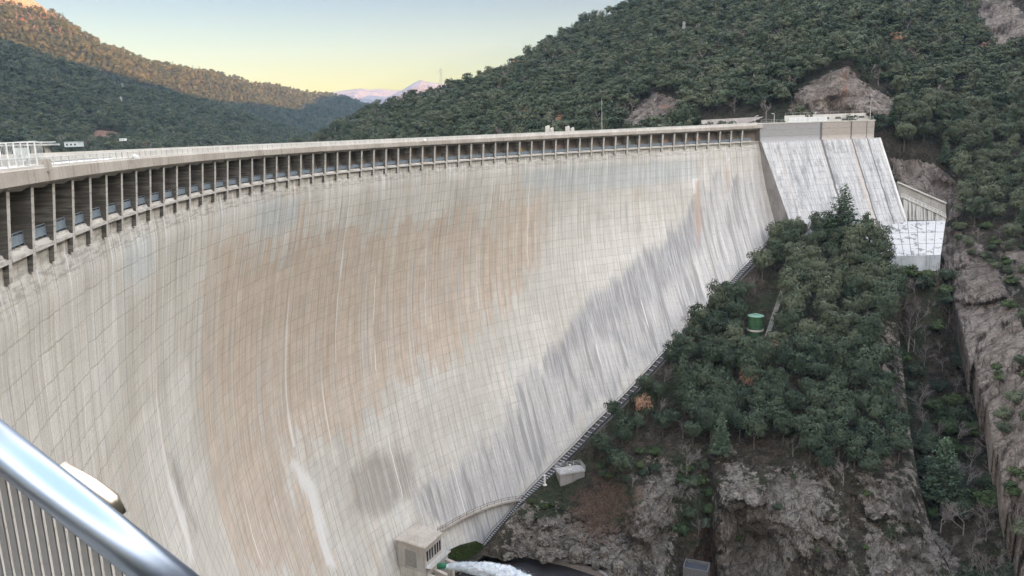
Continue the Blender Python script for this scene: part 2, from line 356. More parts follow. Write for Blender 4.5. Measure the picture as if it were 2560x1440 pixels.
    fs = m.math('MULTIPLY', m.attr('streaky'), m.ramp(sv2, .53, .62)); c = m.mix(m.math('MULTIPLY', fs, .6), c, (.17, .165, .165))
    # broad and fine vertical streaks
    c = m.mix(m.math('MULTIPLY', m.ramp(sv2, .52, .68), .30), c, (.30, .27, .235))
    c = m.mix(m.math('MULTIPLY', m.ramp(sv, .50, .36), .30), c, (.64, .625, .585))
    c = m.mix(m.math('MULTIPLY', m.ramp(sv2, .44, .34), .30), c, (.66, .65, .62))
    vf = m.noise(uv, 1, 4, .7, (1.6, .06, 1)); vf2 = m.noise(uv, 1, 4, .7, (5.5, .12, 1))
    c = m.mix(m.math('MULTIPLY', m.ramp(vf, .53, .60), .30), c, (.36, .325, .28)); c = m.mix(m.math('MULTIPLY', m.ramp(vf, .46, .39), .30), c, (.72, .70, .66))
    c = m.mix(m.math('MULTIPLY', m.ramp(vf2, .54, .62), .28), c, (.33, .30, .26))
    c = m.mix(1.0, c, m.mix(m.math('ADD', colf, .5), (.95, .95, .945), (1.04, 1.04, 1.045)), 'MULTIPLY')
    # board marks
    c = m.mix(m.math('MULTIPLY', m.ramp(hz, .56, .7), .28), c, (.28, .255, .22))
    c = m.mix(m.math('MULTIPLY', m.ramp(nf, .56, .78), .35), c, (.26, .24, .21))
    # cracked dark band under the piers
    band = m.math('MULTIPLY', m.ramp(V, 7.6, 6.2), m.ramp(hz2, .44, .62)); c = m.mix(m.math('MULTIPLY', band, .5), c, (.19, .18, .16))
    # drips from the gallery
    dl = m.math('MULTIPLY', m.ramp(V, 22, 7), m.ramp(m.noise(uv, 1, 4, .6, (1.5, .05, 1)), .56, .66)); c = m.mix(m.math('MULTIPLY', dl, .7), c, (.72, .73, .71))
    # panel seams
    def line(coord, per, wd):
        x = m.math('PINGPONG', coord, per / 2); return m.ramp(x, wd, wd * .35)
    wob = m.math('MULTIPLY', m.math('SUBTRACT', nf, .5), .22)
    lv = line(m.math('ADD', uoff, wob), 2.25, .12); lh = line(m.math('ADD', V, m.math('ADD', m.math('MULTIPLY', m.math('SUBTRACT', m.noise(uv, 1, 4, .7, (.35, .0, 1)), .5), 1.0), wob)), 2.2, .105)
    fade = m.ramp(m.noise(uv, .12, 3), .32, .6, .25, 1)
    smooth = m.math('SUBTRACT', 1.0, m.math('MULTIPLY', wz, .5))
    c = m.mix(m.math('MULTIPLY', m.math('MULTIPLY', lv, fade), .60), c, m.mix(m.ramp(nm, .45, .55), (.30, .255, .20), (.20, .19, .175)))
    c = m.mix(m.math('MULTIPLY', m.math('MULTIPLY', lh, m.math('MULTIPLY', smooth, m.ramp(m.noise(uv, 1, 4, .7, (.18, .3, 1)), .3, .62, .25, 1))), .50), c, (.33, .295, .25))
    # white limescale along the block joints
    jn = m.math('PINGPONG', m.math('ADD', m.math('ADD', uoff, -2.25 * 0), m.math('MULTIPLY', m.math('SUBTRACT', m.noise(uv, 1, 3, .6, (0.0, .25, 1)), .5), .8)), 9.0)
    wj = m.math('MULTIPLY', m.ramp(jn, .22, .06), m.ramp(m.noise(uv, 1, 3, .6, (.07, .045, 1)), .50, .60)); c = m.mix(m.math('MULTIPLY', wj, .85), c, (.78, .77, .72))
    lime = m.ramp(m.math('ADD', m.attr('lime'), m.math('MULTIPLY', m.math('SUBTRACT', sv2, .5), 1.9)), -.15, .35); c = m.mix(m.math('MULTIPLY', lime, .75), c, (.76, .75, .72))
    ru = m.ramp(m.math('ADD', m.attr('rust'), m.math('MULTIPLY', m.math('SUBTRACT', sv2, .5), 3)), -.3, 1.0); c = m.mix(m.math('MULTIPLY', ru, .55), c, (.44, .31, .22))
    m.col(c)
    h = m.math('ADD', m.math('MULTIPLY', hz, .6), m.math('ADD', m.math('MULTIPLY', lv, -.2), m.math('ADD', m.math('MULTIPLY', lh, -.2), nf)))
    m.bump(h, .5, .06)
    return m.m
M_DAM = dam_material()
def zone_attrs(me, U, V):
    g = lambda names: np.max([inpoly(U, V, ZON[k]) for k in names], 0)
    vattr(me, 'tan', np.clip(g(['tan', 'yellow1']), -12, 12)); vattr(me, 'white', np.clip(g(['white']), -12, 12))
    vattr(me, 'mauve', np.clip(g(['mauve', 'dark1']), -12, 12)); vattr(me, 'dark', np.clip(g(['smudge', 'smudge2']) * 1.0, -8, 8))
    vattr(me, 'blue', np.clip(g(['bluetop', 'bluetop2', 'bluetop3']), -12, 12)); vattr(me, 'rust', np.clip(g(['rust1', 'rust2']), -4, 4))
    vattr(me, 'streaky', np.clip(g(['streaky']) / 3, 0, 1))
    L = np.maximum(g(['fan', 'fan2']) / 3.0 - .50, g(['drip1', 'drip2']))
    def seam(u0, pts):
        d = np.array([q[0] for q in pts]); wd = np.interp(V, d, [q[1] for q in pts]); du = np.interp(V, d, [q[2] for q in pts])
        return np.where((V > d[0] - .5) & (V < d[-1] + .5), wd - np.abs(U - u0 - du), -9)
    L = np.maximum(L, seam(37.35, [(5, .06, 0), (15, .08, 0), (23, .1, 0), (25, .28, 0), (31, .3, 0), (36, .6, .3), (44, .9, .5)]))
    L = np.maximum(L, seam(90.9, [(5.2, .12, 0), (14, .12, 0), (20, .05, 0), (24, .1, 0), (32, .3, 0), (45, .38, 0), (55, .55, .2)]))
    L = np.maximum(L, seam(108.45, [(5.2, .1, 0), (12, .28, 0), (26, .32, 0), (34, .2, 0), (44, .2, 0)]))
    for u0, d1 in ((54.9, 13), (72.9, 11), (126.6, 10), (144.9, 12), (162.9, 11), (184.0, 14), (218, 9)): L = np.maximum(L, seam(u0, [(5.2, .16, 0), (d1, .05, 0)]))
    vattr(me, 'lime', np.clip(L, -3, 3))

M_CONC = concrete('weathered_concrete', (.50, .48, .43), (.26, .24, .20), (.60, .58, .53), .45)
M_SLAB = concrete('crest_slab_concrete', (.42, .375, .32), (.20, .165, .135), (.52, .48, .42), .6, stain=.7)
M_CURB = concrete('pale_concrete', (.60, .58, .53), (.38, .36, .32), (.70, .68, .63), .3)
def pier_mat():
    m = NT('pier_concrete', .95, .15); p = m.geo()
    n1 = m.noise(p, 1, 4, .65, (.5, .5, 4.0)); n2 = m.noise(p, .8, 5, .6); n3 = m.noise(p, 5, 4, .7)
    c = m.mix(m.ramp(n2, .4, .6), (.50, .475, .43), (.59, .565, .52)); c = m.mix(m.math('MULTIPLY', m.ramp(n1, .52, .6), .6), c, (.27, .25, .21))
    c = m.mix(m.math('MULTIPLY', m.ramp(n3, .55, .75), .5), c, (.25, .23, .2)); m.col(c); m.bump(n3, .3, .04); return m.m
def pier_side_mat():  # side faces coloured dark: shade painted in along with black stain
    m = NT('shaded_stained_pier_side', .95, .15); p = m.geo()
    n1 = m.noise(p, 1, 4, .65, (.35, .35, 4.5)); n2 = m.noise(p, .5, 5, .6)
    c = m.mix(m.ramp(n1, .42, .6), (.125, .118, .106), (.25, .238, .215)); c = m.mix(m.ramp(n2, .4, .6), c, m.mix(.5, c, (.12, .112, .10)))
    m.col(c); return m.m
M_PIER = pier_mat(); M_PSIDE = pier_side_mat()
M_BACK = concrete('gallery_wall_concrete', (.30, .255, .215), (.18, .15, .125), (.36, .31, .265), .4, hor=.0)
M_STEELB = plain('blue_grey_painted_steel', (.20, .25, .29), .55)
M_STEELW = plain('galvanised_steel', (.52, .53, .52), .45, .3)
M_DARKST = plain('dark_weathered_steel', (.10, .09, .085), .6, .3)
M_ASPH = plain('asphalt', (.055, .055, .055), .9)
M_WHITE = plain('white_paint', (.72, .74, .72), .6)

DAM = empty('dam', tuple(cp(26, -2, -60)), 'tall curved concrete arch dam stained tan and white, with a pillared gallery under its crest', 'dam')
def build_dam():
    s = np.arange(-14, 60.01, .1); D = np.concatenate([[3.95, 4.3, 4.8, 5.3, 5.45, 5.8], np.arange(6.2, 107, .5)])
    Sg, Dg = np.meshgrid(s, D); ex = np.interp(Dg, [0, 5.3, 5.5, 7.5], [-.42, -.42, -.30, 0.])
    P = face(Sg, Dg, ex); P = P + 0
    nz = fbm(np.stack([Sg * 4.5 / 6, Dg / 6, 0 * Dg], -1), 3) * .12
    a = curve(Sg)[2]; P[..., 0] += np.sin(a) * nz; P[..., 1] -= np.cos(a) * nz
    me = np_mesh('arch_face', P.reshape(-1, 3), grid_faces(*Sg.shape)[:, ::-1], True)
    U = Sg * 4.5; uvmap(me, np.stack([U.ravel(), Dg.ravel()], -1)); zone_attrs(me, U.ravel(), Dg.ravel())
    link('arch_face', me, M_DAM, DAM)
    # upstream face
    s2 = np.arange(-14, 60.01, 1.); D2 = np.array([-1.2, 20, 60, 107]); Sg, Dg = np.meshgrid(s2, D2)
    me = np_mesh('upstream_face', cp(Sg, -8.6 - Dg * .1, -Dg).reshape(-1, 3), grid_faces(*Sg.shape), True); link('upstream_face', me, M_CONC, DAM)
    def sweep(name, prof, mat, s0, s1, ds=.25, closed=True, hscale=None, smooth=False):
        ss = np.arange(s0, s1 + 1e-6, ds); V = []
        for q in ss:
            for o, z in prof: V.append(cp(q, o, z * (hscale(q) if hscale else 1)))
        n = len(prof); V = np.array(V); m_ = len(ss); Fs = []
        for i in range(m_ - 1):
            for k in range(n if closed else n - 1):
                k2 = (k + 1) % n; Fs.append((i * n + k, i * n + k2, (i + 1) * n + k2, (i + 1) * n + k))
        me = bpy.data.meshes.new(name); caps = [tuple(range(n))[::-1], tuple((m_ - 1) * n + k for k in range(n))] if closed else []
        me.from_pydata([tuple(v) for v in V], [], Fs + caps); me.update(); return link(name, me, mat, DAM)
    sweep('crest_slab', [(.5, .36), (.5, 1.20), (.42, 1.26), (-8.6, 1.26), (-8.6, .0), (-2.9, -.02), (-.4, -.02), (.12, .30)], M_SLAB, -14, 58.9)
    sweep('crest_curb', [(.40, 1.262), (.40, 1.40), (-.15, 1.40), (-.15, 1.262)], M_CURB, -14, 58.9)
    sweep('road_surface', [(-1.2, 1.27), (-7.4, 1.27), (-7.4, 1.266), (-1.2, 1.266)], M_ASPH, -14, 58.9)
    sweep('footway', [(-.16, 1.264), (-.16, 1.38), (-1.2, 1.38), (-1.2, 1.264)], M_CURB, -14, 58.9)
    sweep('upstream_parapet', [(-8.3, 1.27), (-8.3, 2.05), (-8.6, 2.05), (-8.6, 1.27)], M_CURB, -14, 60)
    # parapet: pale infill panels between thin posts
    hp = lambda q: 1.0
    for (a_, b_) in ((5.5, 58.4),):
        h1 = .62
        ss = np.arange(a_, b_ + .01, .25); mb = MB()
        for i in range(len(ss) - 1):
            q0, q1 = ss[i], ss[i + 1]; t0, t1 = 1.40 + np.interp(q0, [0, 40], [.5, .74]), 1.40 + np.interp(q1, [0, 40], [.5, .74])
            mb.hexa([cp(q0, .12, 1.41), cp(q1, .12, 1.41), cp(q1, .2, 1.41), cp(q0, .2, 1.41), cp(q0, .12, t0 - .06), cp(q1, .12, t1 - .06), cp(q1, .2, t1 - .06), cp(q0, .2, t0 - .06)])
        mb.build('parapet_panel', M_CURB, DAM)
    rail = MB(); posts = MB()
    ss = np.arange(-14, 58.4, .25)
    for i in range(len(ss) - 1):
        q0, q1 = ss[i], ss[i + 1]; t0, t1 = 1.40 + np.interp(q0, [0, 40], [.5, .74]), 1.40 + np.interp(q1, [0, 40], [.5, .74])
        rail.bar(cp(q0, .16, t0), cp(q1, .16, t1), .10, .05)
        if q0 < 5.5:
            rail.bar(cp(q0, .16, 1.48), cp(q1, .16, 1.48), .04); rail.bar(cp(q0, .16, t0 - .13), cp(q1, .16, t1 - .13), .03)
            for k in range(5): posts.bar(cp(q0 + k * .05, .16, 1.48), cp(q0 + k * .05, .16, t0), .018)
    for q in np.arange(-14, 58.3, .4):
        t0 = 1.40 + np.interp(q, [0, 40], [.5, .74]); posts.bar(cp(q, .215, 1.36), cp(q, .215, t0), .05)
    nv = len(rail.v); rail.v += posts.v; rail.f += [tuple(nv + i for i in q) for q in posts.f]; rail.m += [1] * len(posts.f); rail.build('crest_railing', [M_WHITE, M_STEELW], DAM)
    # gallery
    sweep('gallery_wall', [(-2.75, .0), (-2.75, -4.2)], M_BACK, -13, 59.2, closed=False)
    sweep('gallery_floor', [(-.55, -3.98), (-.55, -3.80), (-2.75, -3.80), (-2.75, -3.98)], M_CONC, -13, 59.2)
    g1 = 'piers holding up the crest gallery'
    for i in range(-3, 58):
        X, Y, a = curve(float(i)); u = np.array([math.cos(a), math.sin(a), 0]); n = np.array([math.sin(a), -math.cos(a), 0])
        ob = -.59 + .11 * i / 57; mb = MB(); wd = .29
        def q(o, z, k): return cp(float(i), o, z) + u * k * wd
        mb.add([q(0, .06, -1), q(0, .06, 1), q(ob, -5.28, 1), q(ob, -5.28, -1)], [(0, 1, 2, 3)], 0)
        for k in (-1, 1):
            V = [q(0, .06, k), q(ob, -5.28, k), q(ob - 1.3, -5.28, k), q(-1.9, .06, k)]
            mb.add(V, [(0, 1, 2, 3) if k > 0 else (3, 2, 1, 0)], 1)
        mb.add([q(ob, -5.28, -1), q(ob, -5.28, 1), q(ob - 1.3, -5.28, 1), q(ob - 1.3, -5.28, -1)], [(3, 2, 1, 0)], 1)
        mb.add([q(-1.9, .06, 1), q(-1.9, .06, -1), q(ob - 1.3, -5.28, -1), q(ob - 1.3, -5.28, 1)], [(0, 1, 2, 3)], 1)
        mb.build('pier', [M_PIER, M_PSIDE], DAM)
        if i < 58:
            mb = MB(); s0, s1 = i + .067, i + .933
            mb.hexa([cp(s0, -.95, -4.10), cp(s1, -.95, -4.10), cp(s1, -.42, -4.10), cp(s0, -.42, -4.10), cp(s0, -.95, -3.83), cp(s1, -.95, -3.83), cp(s1, -.42, -3.83), cp(s0, -.42, -3.83)])
            mb.hexa([cp(s0, -1.1, -3.82), cp(s1, -1.1, -3.82), cp(s1, -.62, -3.82), cp(s0, -.62, -3.82), cp(s0, -1.1, -3.55), cp(s1, -1.1, -3.55), cp(s1, -.72, -3.55), cp(s0, -.72, -3.55)])
            mb.build('ledge_beam', M_PIER, DAM)
            mb = MB(); o = -.86
            mb.hexa([cp(s0, o, -3.38), cp(s1, o, -3.38), cp(s1, o + .04, -3.38), cp(s0, o + .04, -3.38), cp(s0, o, -2.78), cp(s1, o, -2.78), cp(s1, o + .04, -2.78), cp(s0, o + .04, -2.78)])
            mb.bar(cp(s0, o, -2.62), cp(s1, o, -2.62), .05)
            for k in range(5): mb.bar(cp(s0 + (s1 - s0) * k / 4, o + .03, -3.55), cp(s0 + (s1 - s0) * k / 4, o + .03, -2.62), .045)
            mb.build('gallery_railing', M_STEELB, DAM)
            mb = MB()      # haunch under the slab, arched between the piers
            K = 6
            for k in range(K):
                qa, qb = i + k / K, i + (k + 1) / K
                ha, hb = [.16 * (1 - 4 * (t - .5) ** 2) for t in (k / K, (k + 1) / K)]
                for (o0, z0, o1, z1_) in ((.12, .30, -.45, -.02),):
                    mb.add([cp(qa, o0 - .02, z0), cp(qb, o0 - .02, z0), cp(qb, o1 - .1, z1_ - .16 + hb), cp(qa, o1 - .1, z1_ - .16 + ha)], [(0, 3, 2, 1)])
                    mb.add([cp(qa, o1 - .1, z1_ - .16 + ha), cp(qb, o1 - .1, z1_ - .16 + hb), cp(qb, -2.7, z1_ - .2), cp(qa, -2.7, z1_ - .2)], [(0, 3, 2, 1)])
            mb.build('haunch', M_PIER, DAM)
build_dam()
# painted panels and notices on the gallery's back wall
def mural(s, ds, z0, z1, c, name='wall_painting'):
    mb = MB(); mb.hexa([cp(s, -2.74, z0), cp(s + ds, -2.74, z0), cp(s + ds, -2.70, z0), cp(s, -2.70, z0), cp(s, -2.74, z1), cp(s + ds, -2.74, z1), cp(s + ds, -2.70, z1), cp(s, -2.70, z1)])
    mb.build(name, plain('mural_paint', c, .8, var=.3, scale=2.5), DAM)
for a_ in [(38.2, .55, -2.7, -1.9, (.62, .45, .05)), (47.25, .45, -2.7, -1.2, (.25, .42, .38)), (54.15, .4, -2.75, -1.1, (.55, .2, .08)), (57.05, .38, -2.9, -1.3, (.55, .60, .05)),
           (41.2, .7, -2.4, -1.6, (.5, .33, .31)), (50.2, .7, -2.7, -1.9, (.52, .33, .27)), (53.1, .6, -2.6, -1.7, (.55, .38, .3)), (46.3, .6, -2.6, -2.0, (.42, .44, .40)), (56.1, .5, -2.6, -2.1, (.5, .52, .48))]: mural(*a_)

# ------------------------------------------------------------------ thrust block at the far end of the arch
BO = np.array([81.97, 247.69, 0.]); BU = np.array([math.cos(R(12)), math.sin(R(12)), 0]); BN = np.array([BU[1], -BU[0], 0])
def bp(t, o, z): return BO + BU * t + BN * o + np.array([0, 0, z])
def block_mat():
    m = NT('thrust_block_concrete', .95, .15); uv = m.uv()
    sep = m.n('ShaderNodeSeparateXYZ'); m.L(uv, sep.inputs[0]); U, V = sep.outputs[0], sep.outputs[1]
    sv2 = m.noise(uv, 1, 6, .72, (2.2, .10, 1)); sv = m.noise(uv, 1, 6, .7, (.5, .045, 1)); hz = m.noise(uv, 1, 5, .75, (.6, 2.2, 1)); nf = m.noise(uv, 3, 4, .7)
    top = m.ramp(V, 6.2, 5.6); c0 = m.mix(m.ramp(U, 22, 24.5), (.35, .35, .345), (.42, .38, .335)); c0 = m.mix(m.math('MULTIPLY', m.ramp(hz, .5, .62), .5), c0, (.30, .23, .19))
    c1 = m.mix(m.ramp(sv2, .38, .60), (.36, .355, .345), (.56, .55, .53)); c1 = m.mix(m.math('MULTIPLY', m.ramp(hz, .56, .64), .55), c1, (.24, .25, .26))
    c1 = m.mix(m.math('MULTIPLY', m.ramp(sv, .49, .57), .62), c1, (.26, .265, .265)); c1 = m.mix(m.math('MULTIPLY', m.ramp(m.noise(uv, 1, 6, .75, (.35, .18, 1)), .52, .60), .5), c1, (.20, .20, .20)); c1 = m.mix(m.math('MULTIPLY', m.ramp(m.noise(uv, 1, 3, .5, (.25, .01, 1)), .56, .64), .5), c1, (.56, .48, .40))
    c = m.mix(top, c1, c0)
    lh = m.ramp(m.math('PINGPONG', m.math('ADD', V, m.math('MULTIPLY', m.math('SUBTRACT', nf, .5), .5)), 1.0), .09, .03); c = m.mix(m.math('MULTIPLY', lh, .45), c, (.20, .20, .20))
    for u0, wd in ((23.2, .30), (34.6, .2), (40.5, .12)):
        q = m.math('ABSOLUTE', m.math('SUBTRACT', m.math('SUBTRACT', U, u0), m.math('MULTIPLY', m.math('SUBTRACT', m.noise(uv, 1, 3, .6, (0, .2, 1)), .5), 1.0)))
        c = m.mix(m.math('MULTIPLY', m.ramp(q, wd * 1.8, wd), .85), c, (.10, .095, .095))
    c = m.mix(m.math('MULTIPLY', m.ramp(nf, .6, .8), .4), c, (.22, .22, .22)); m.col(c); m.bump(hz, .4, .05); return m.m
M_BLOCK = block_mat()
def build_block():
    t = np.linspace(0, 1, 90); z = np.array([1.9, 0, -2, -3.8, -3.85, -5] + list(np.arange(-6, -44, -1.)))
    T, Z = np.meshgrid(t, z); D = 1.9 - Z
    o = np.where(Z > -3.82, 0, .45 + (-3.8 - Z) * .57); tl = np.interp(Z, [-40, -3.8, 2], [4.8, 1.0, .6]); tr = np.where(Z > -3.82, 43.4, 45.0 + 0 * Z)
    TT = tl + (tr - tl) * T; P = BO + BU * TT[..., None] + BN * o[..., None] + np.stack([0 * Z, 0 * Z, Z], -1)
    me = np_mesh('block_face', P.reshape(-1, 3), grid_faces(*T.shape)[:, ::-1], False); uvmap(me, np.stack([TT.ravel(), D.ravel()], -1)); link('thrust_block_face', me, M_BLOCK, DAM)
    mb = MB()   # sides, top, back
    for i in range(len(z) - 1):
        for col, flip in ((0, 0), (-1, 1)):
            a, b = P[i, col], P[i + 1, col]; ab, bb = a - BN * (o[i, col] + 14), b - BN * (o[i + 1, col] + 14)
            mb.add([a, b, bb, ab], [(0, 1, 2, 3) if flip else (3, 2, 1, 0)], 1 if not flip else 0)
    mb.add([bp(.6, 0, 1.9), bp(43.4, 0, 1.9), bp(43.4, -14, 1.9), bp(.6, -14, 1.9)], [(0, 1, 2, 3)])
    mb.build('thrust_block_sides', [M_CURB, concrete('shaded_block_side_concrete', (.24, .225, .215), (.12, .11, .11), (.31, .295, .28), .8)], DAM)  # flank facing the arch is painted darker to imitate its shade
    mb = MB(); mb.hexa([bp(-1, -.25, 1.9), bp(43.6, -.25, 1.9), bp(43.6, .12, 1.9), bp(-1, .12, 1.9), bp(-1, -.25, 2.25), bp(43.6, -.25, 2.25), bp(43.6, .12, 2.25), bp(-1, .12, 2.25)])
    mb.build('block_coping', M_CURB, DAM)
    mb = MB()    # pale edge strip down the right side
    zz = [-3.8, -10.5, -20, -27, -31.5]
    for i in range(4):
        q = []
        for zq in (zz[i], zz[i + 1]):
            oo = .45 + (-3.8 - zq) * .57; q.append([bp(45.0, oo + .08, zq), bp(45.7, oo + .08, zq), bp(45.7, oo - 1.2, zq), bp(45.0, oo - 1.2, zq)])
        mb.hexa(q[1] + q[0])
    mb.build('edge_strip', M_CURB, DAM)
    mb = MB()   # railing on the block
    for k in range(23): mb.bar(bp(1 + k * 1.9, -.05, 2.25), bp(1 + k * 1.9, -.05, 3.2), .05)
    for zq in (2.7, 3.2): mb.bar(bp(1, -.05, zq), bp(43, -.05, zq), .05)
    mb.build('block_railing', M_STEELW, DAM)
build_block()
# ------------------------------------------------------------------ terrain
def tps(pts):
    P = np.array(pts, float); X = P[:, :2] / 1000; y = np.log(P[:, 2]); n = len(P)
    d = np.linalg.norm(X[:, None] - X[None], axis=-1); K = np.where(d > 0, d * d * np.log(d + 1e-12), 0)
    A = np.zeros((n + 3, n + 3)); A[:n, :n] = K + np.eye(n) * 2e-4; A[:n, n] = 1; A[:n, n + 1:] = X; A[n, :n] = 1; A[n + 1:, :n] = X.T
    w_ = np.linalg.solve(A, np.concatenate([y, np.zeros(3)]))
    def f(px, py):
        Q = np.stack([np.asarray(px, float), np.asarray(py, float)], -1) / 1000
        d = np.linalg.norm(Q[..., None, :] - X, axis=-1); K = np.where(d > 0, d * d * np.log(d + 1e-12), 0)
        return np.exp(K @ w_[:n] + w_[n] + Q @ w_[n + 1:])
    return f
def inpx(px, py, poly):
    return inpoly(np.asarray(px, float), np.asarray(py, float), poly)
def rough_line(pts, amp, step=6):
    n_ = int(abs(pts[-1][0] - pts[0][0]) / step); xs = np.linspace(pts[0][0], pts[-1][0], n_); ys = np.interp(xs, *zip(*pts)); return list(zip(xs, ys + amp * fbm(np.stack([xs / 14, ys / 30, 0 * xs], -1), 3, 7)))
class Layer:
    """a slope: columns across the view, rows from its skyline down to its foot, each point at its own distance"""
    def __init__(s, cols, top, bot, depth, nrow, disp, back=(12, 30., 20.), skirt=0):
        s.cols = np.asarray(cols, float); s.top = np.interp(s.cols, *zip(*top)); s.bot = np.interp(s.cols, *zip(*bot))
        s.t = np.linspace(0, 1, nrow); f = tps(depth)
        PX = np.broadcast_to(s.cols, (nrow, len(s.cols))); PY = s.top + (s.bot - s.top) * s.t[:, None]
        F = f(PX, PY); P = at(PX, PY, F); s.PX, s.PY = PX, PY
        s.P = disp(P, PX, PY, F)
        s.back, s.skirt = back, skirt
    def build(s, name, mat, attrs, label=None, kind='structure'):
        P = s.P; rows = [P]; k, stp, drop = s.back
        up = []
        for i in range(k, 0, -1):
            q = P[0].copy(); h = q / np.linalg.norm(q[:, :2], axis=1)[:, None]; q = q + h * np.array([1, 1, 0]) * stp * i; q[:, 2] = P[0][:, 2] - drop * i * (i / k) ; up.append(q)
        dn = []
        for i in range(1, s.skirt + 1):
            q = P[-1].copy(); h = q / np.linalg.norm(q[:, :2], axis=1)[:, None]; q = q + h * np.array([1, 1, 0]) * 1.0 * i; q[:, 2] = P[-1][:, 2] - 1.8 * i; dn.append(q)
        A = np.concatenate([np.stack(up)] * (k > 0) + [P] + ([np.stack(dn)] if dn else []), 0)
        me = np_mesh(name, A.reshape(-1, 3), grid_faces(*A.shape[:2])[:, ::-1], name not in ('rocky_spur', 'hillside'))
        for nme, fn in attrs.items():
            v = fn(s.PX, s.PY, s.P); v = np.concatenate([np.repeat(v[:1], k, 0), v, np.repeat(v[-1:], s.skirt, 0)], 0); vattr(me, nme, v)
        o = link(name, me, mat); tag(o, label, kind=kind); return o
    def sample(s, px, py):
        ci = np.interp(px, s.cols, np.arange(len(s.cols))); t = (py - np.interp(px, s.cols, s.top)) / (np.interp(px, s.cols, s.bot) - np.interp(px, s.cols, s.top))
        ri = np.clip(t, 0, 1) * (len(s.t) - 1); c0 = np.clip(ci.astype(int), 0, len(s.cols) - 2); r0 = np.clip(ri.astype(int), 0, len(s.t) - 2)
        a = (ci - c0)[..., None]; b = (ri - r0)[..., None]; P = s.P
        return (P[r0, c0] * (1 - a) + P[r0, c0 + 1] * a) * (1 - b) + (P[r0 + 1, c0] * (1 - a) + P[r0 + 1, c0 + 1] * a) * b
def push(P, amt):
    """move points towards (+) or away from the valley along the horizontal line of sight"""
    h = P[..., :2] / np.linalg.norm(P[..., :2], axis=-1, keepdims=True); Q = P.copy(); Q[..., :2] -= h * amt[..., None]; return Q

def terrain_mat(name, soil_a, soil_b, rock_a=(.168, .148, .125), rock_b=(.365, .325, .275), green=(.05, .07, .035), sc=1.0, rusty=(.30, .155, .095)):
    m = NT(name, .97, .08); p = m.geo()
    n1 = m.noise(p, .07 / sc, 6, .65); n2 = m.noise(p, .5 / sc, 6, .7); n3 = m.noise(p, 2.2 / sc, 6, .8)
    vs = m.noise(p, 1.0, 7, .75, (.55 / sc, .55 / sc, .09 / sc), .8)
    wv = m.n('ShaderNodeVectorMath', operation='ADD'); nz = m.n('ShaderNodeTexNoise'); m.L(p, nz.inputs['Vector']); nz.inputs['Scale'].default_value = .35 / sc; nz.inputs['Detail'].default_value = 4
    m.L(p, wv.inputs[0]); m.L(m.mp(nz.outputs['Color'], (4 * sc, 4 * sc, 4 * sc)), wv.inputs[1])
    def cracks(sv_):
        vo = m.n('ShaderNodeTexVoronoi', feature='DISTANCE_TO_EDGE'); m.L(m.mp(wv.outputs[0], sv_), vo.inputs['Vector']); vo.inputs['Scale'].default_value = 1.0; return vo.outputs['Distance']
    k1 = cracks((.42 / sc, .42 / sc, .13 / sc)); k2 = cracks((1.3 / sc, 1.3 / sc, .6 / sc))
    soil = m.mix(m.ramp(n2, .38, .62), soil_a, soil_b); soil = m.mix(m.math('MULTIPLY', m.ramp(n1, .45, .6), .8), soil, green); soil = m.mix(m.math('MULTIPLY', m.ramp(n3, .5, .62), .6), soil, tuple(x * .35 for x in soil_a))
    soil = m.mix(m.math('MULTIPLY', m.ramp(n3, .45, .34), .5), soil, tuple(min(1, x * 1.9) for x in soil_b))
    rock = m.mix(m.ramp(vs, .40, .58), rock_a, rock_b); rock = m.mix(m.math('MULTIPLY', m.ramp(n2, .52, .64), .5), rock, tuple(min(1, x * 1.25) for x in rock_b))
    rock = m.mix(m.math('MULTIPLY', m.ramp(n1, .54, .62), .45), rock, soil_b); rock = m.mix(m.math('MULTIPLY', m.ramp(n3, .52, .64), .55), rock, tuple(x * .5 for x in rock_a))
    rock = m.mix(m.math('MULTIPLY', m.ramp(k1, .035, .0), .6), rock, tuple(x * .2 for x in rock_a)); rock = m.mix(m.math('MULTIPLY', m.ramp(k2, .05, .0), .3), rock, tuple(x * .3 for x in rock_a))
    f = m.ramp(m.math('ADD', m.attr('rock'), m.math('MULTIPLY', m.math('SUBTRACT', n2, .5), 2.4)), .42, .58)
    c = m.mix(f, soil, rock)
    g = m.ramp(m.math('ADD', m.attr('bare'), m.math('MULTIPLY', m.math('SUBTRACT', n2, .5), 2.2)), .40, .7)
    c = m.mix(m.math('MULTIPLY', g, .75), c, m.mix(m.ramp(n3, .4, .6), tuple(x * .6 for x in rusty), tuple(min(1, x * 1.7) for x in rusty)))
    m.col(c)
    h = m.math('ADD', m.math('MULTIPLY', vs, 1.6), m.math('ADD', m.math('MULTIPLY', n2, 1.0), m.math('ADD', m.math('MULTIPLY', n3, .7), m.math('ADD', m.math('MULTIPLY', m.ramp(k1, .0, .12), .6), m.math('MULTIPLY', m.ramp(k2, .0, .1), .3))))); m.bump(h, 1.0, 1.1 * sc); return m.m
M_NEAR = terrain_mat('rocky_ground', (.060, .052, .040), (.125, .105, .08), rusty=(.125, .082, .058))
M_HILL = terrain_mat('wooded_slope_ground', (.06, .055, .042), (.105, .09, .07), (.205, .17, .145), (.40, .345, .295), (.03, .04, .025), 2.0)
M_FAR = terrain_mat('far_slope_ground', (.05, .055, .035), (.09, .08, .05), (.46, .32, .20), (.62, .46, .31), (.04, .06, .035), 8.0, rusty=(.36, .22, .17))  # orange evening sunlight on the cliffs is put into the rock colour
zero = lambda PX, PY, P: np.zeros(PX.shape)
def polys_attr(polys, soft=25):
    def f(PX, PY, P):
        v = np.full(PX.shape, -9e9)
        for q in polys: v = np.maximum(v, inpx(PX, PY, q))
        return np.clip(.5 + v / soft, 0, 1)
    return f

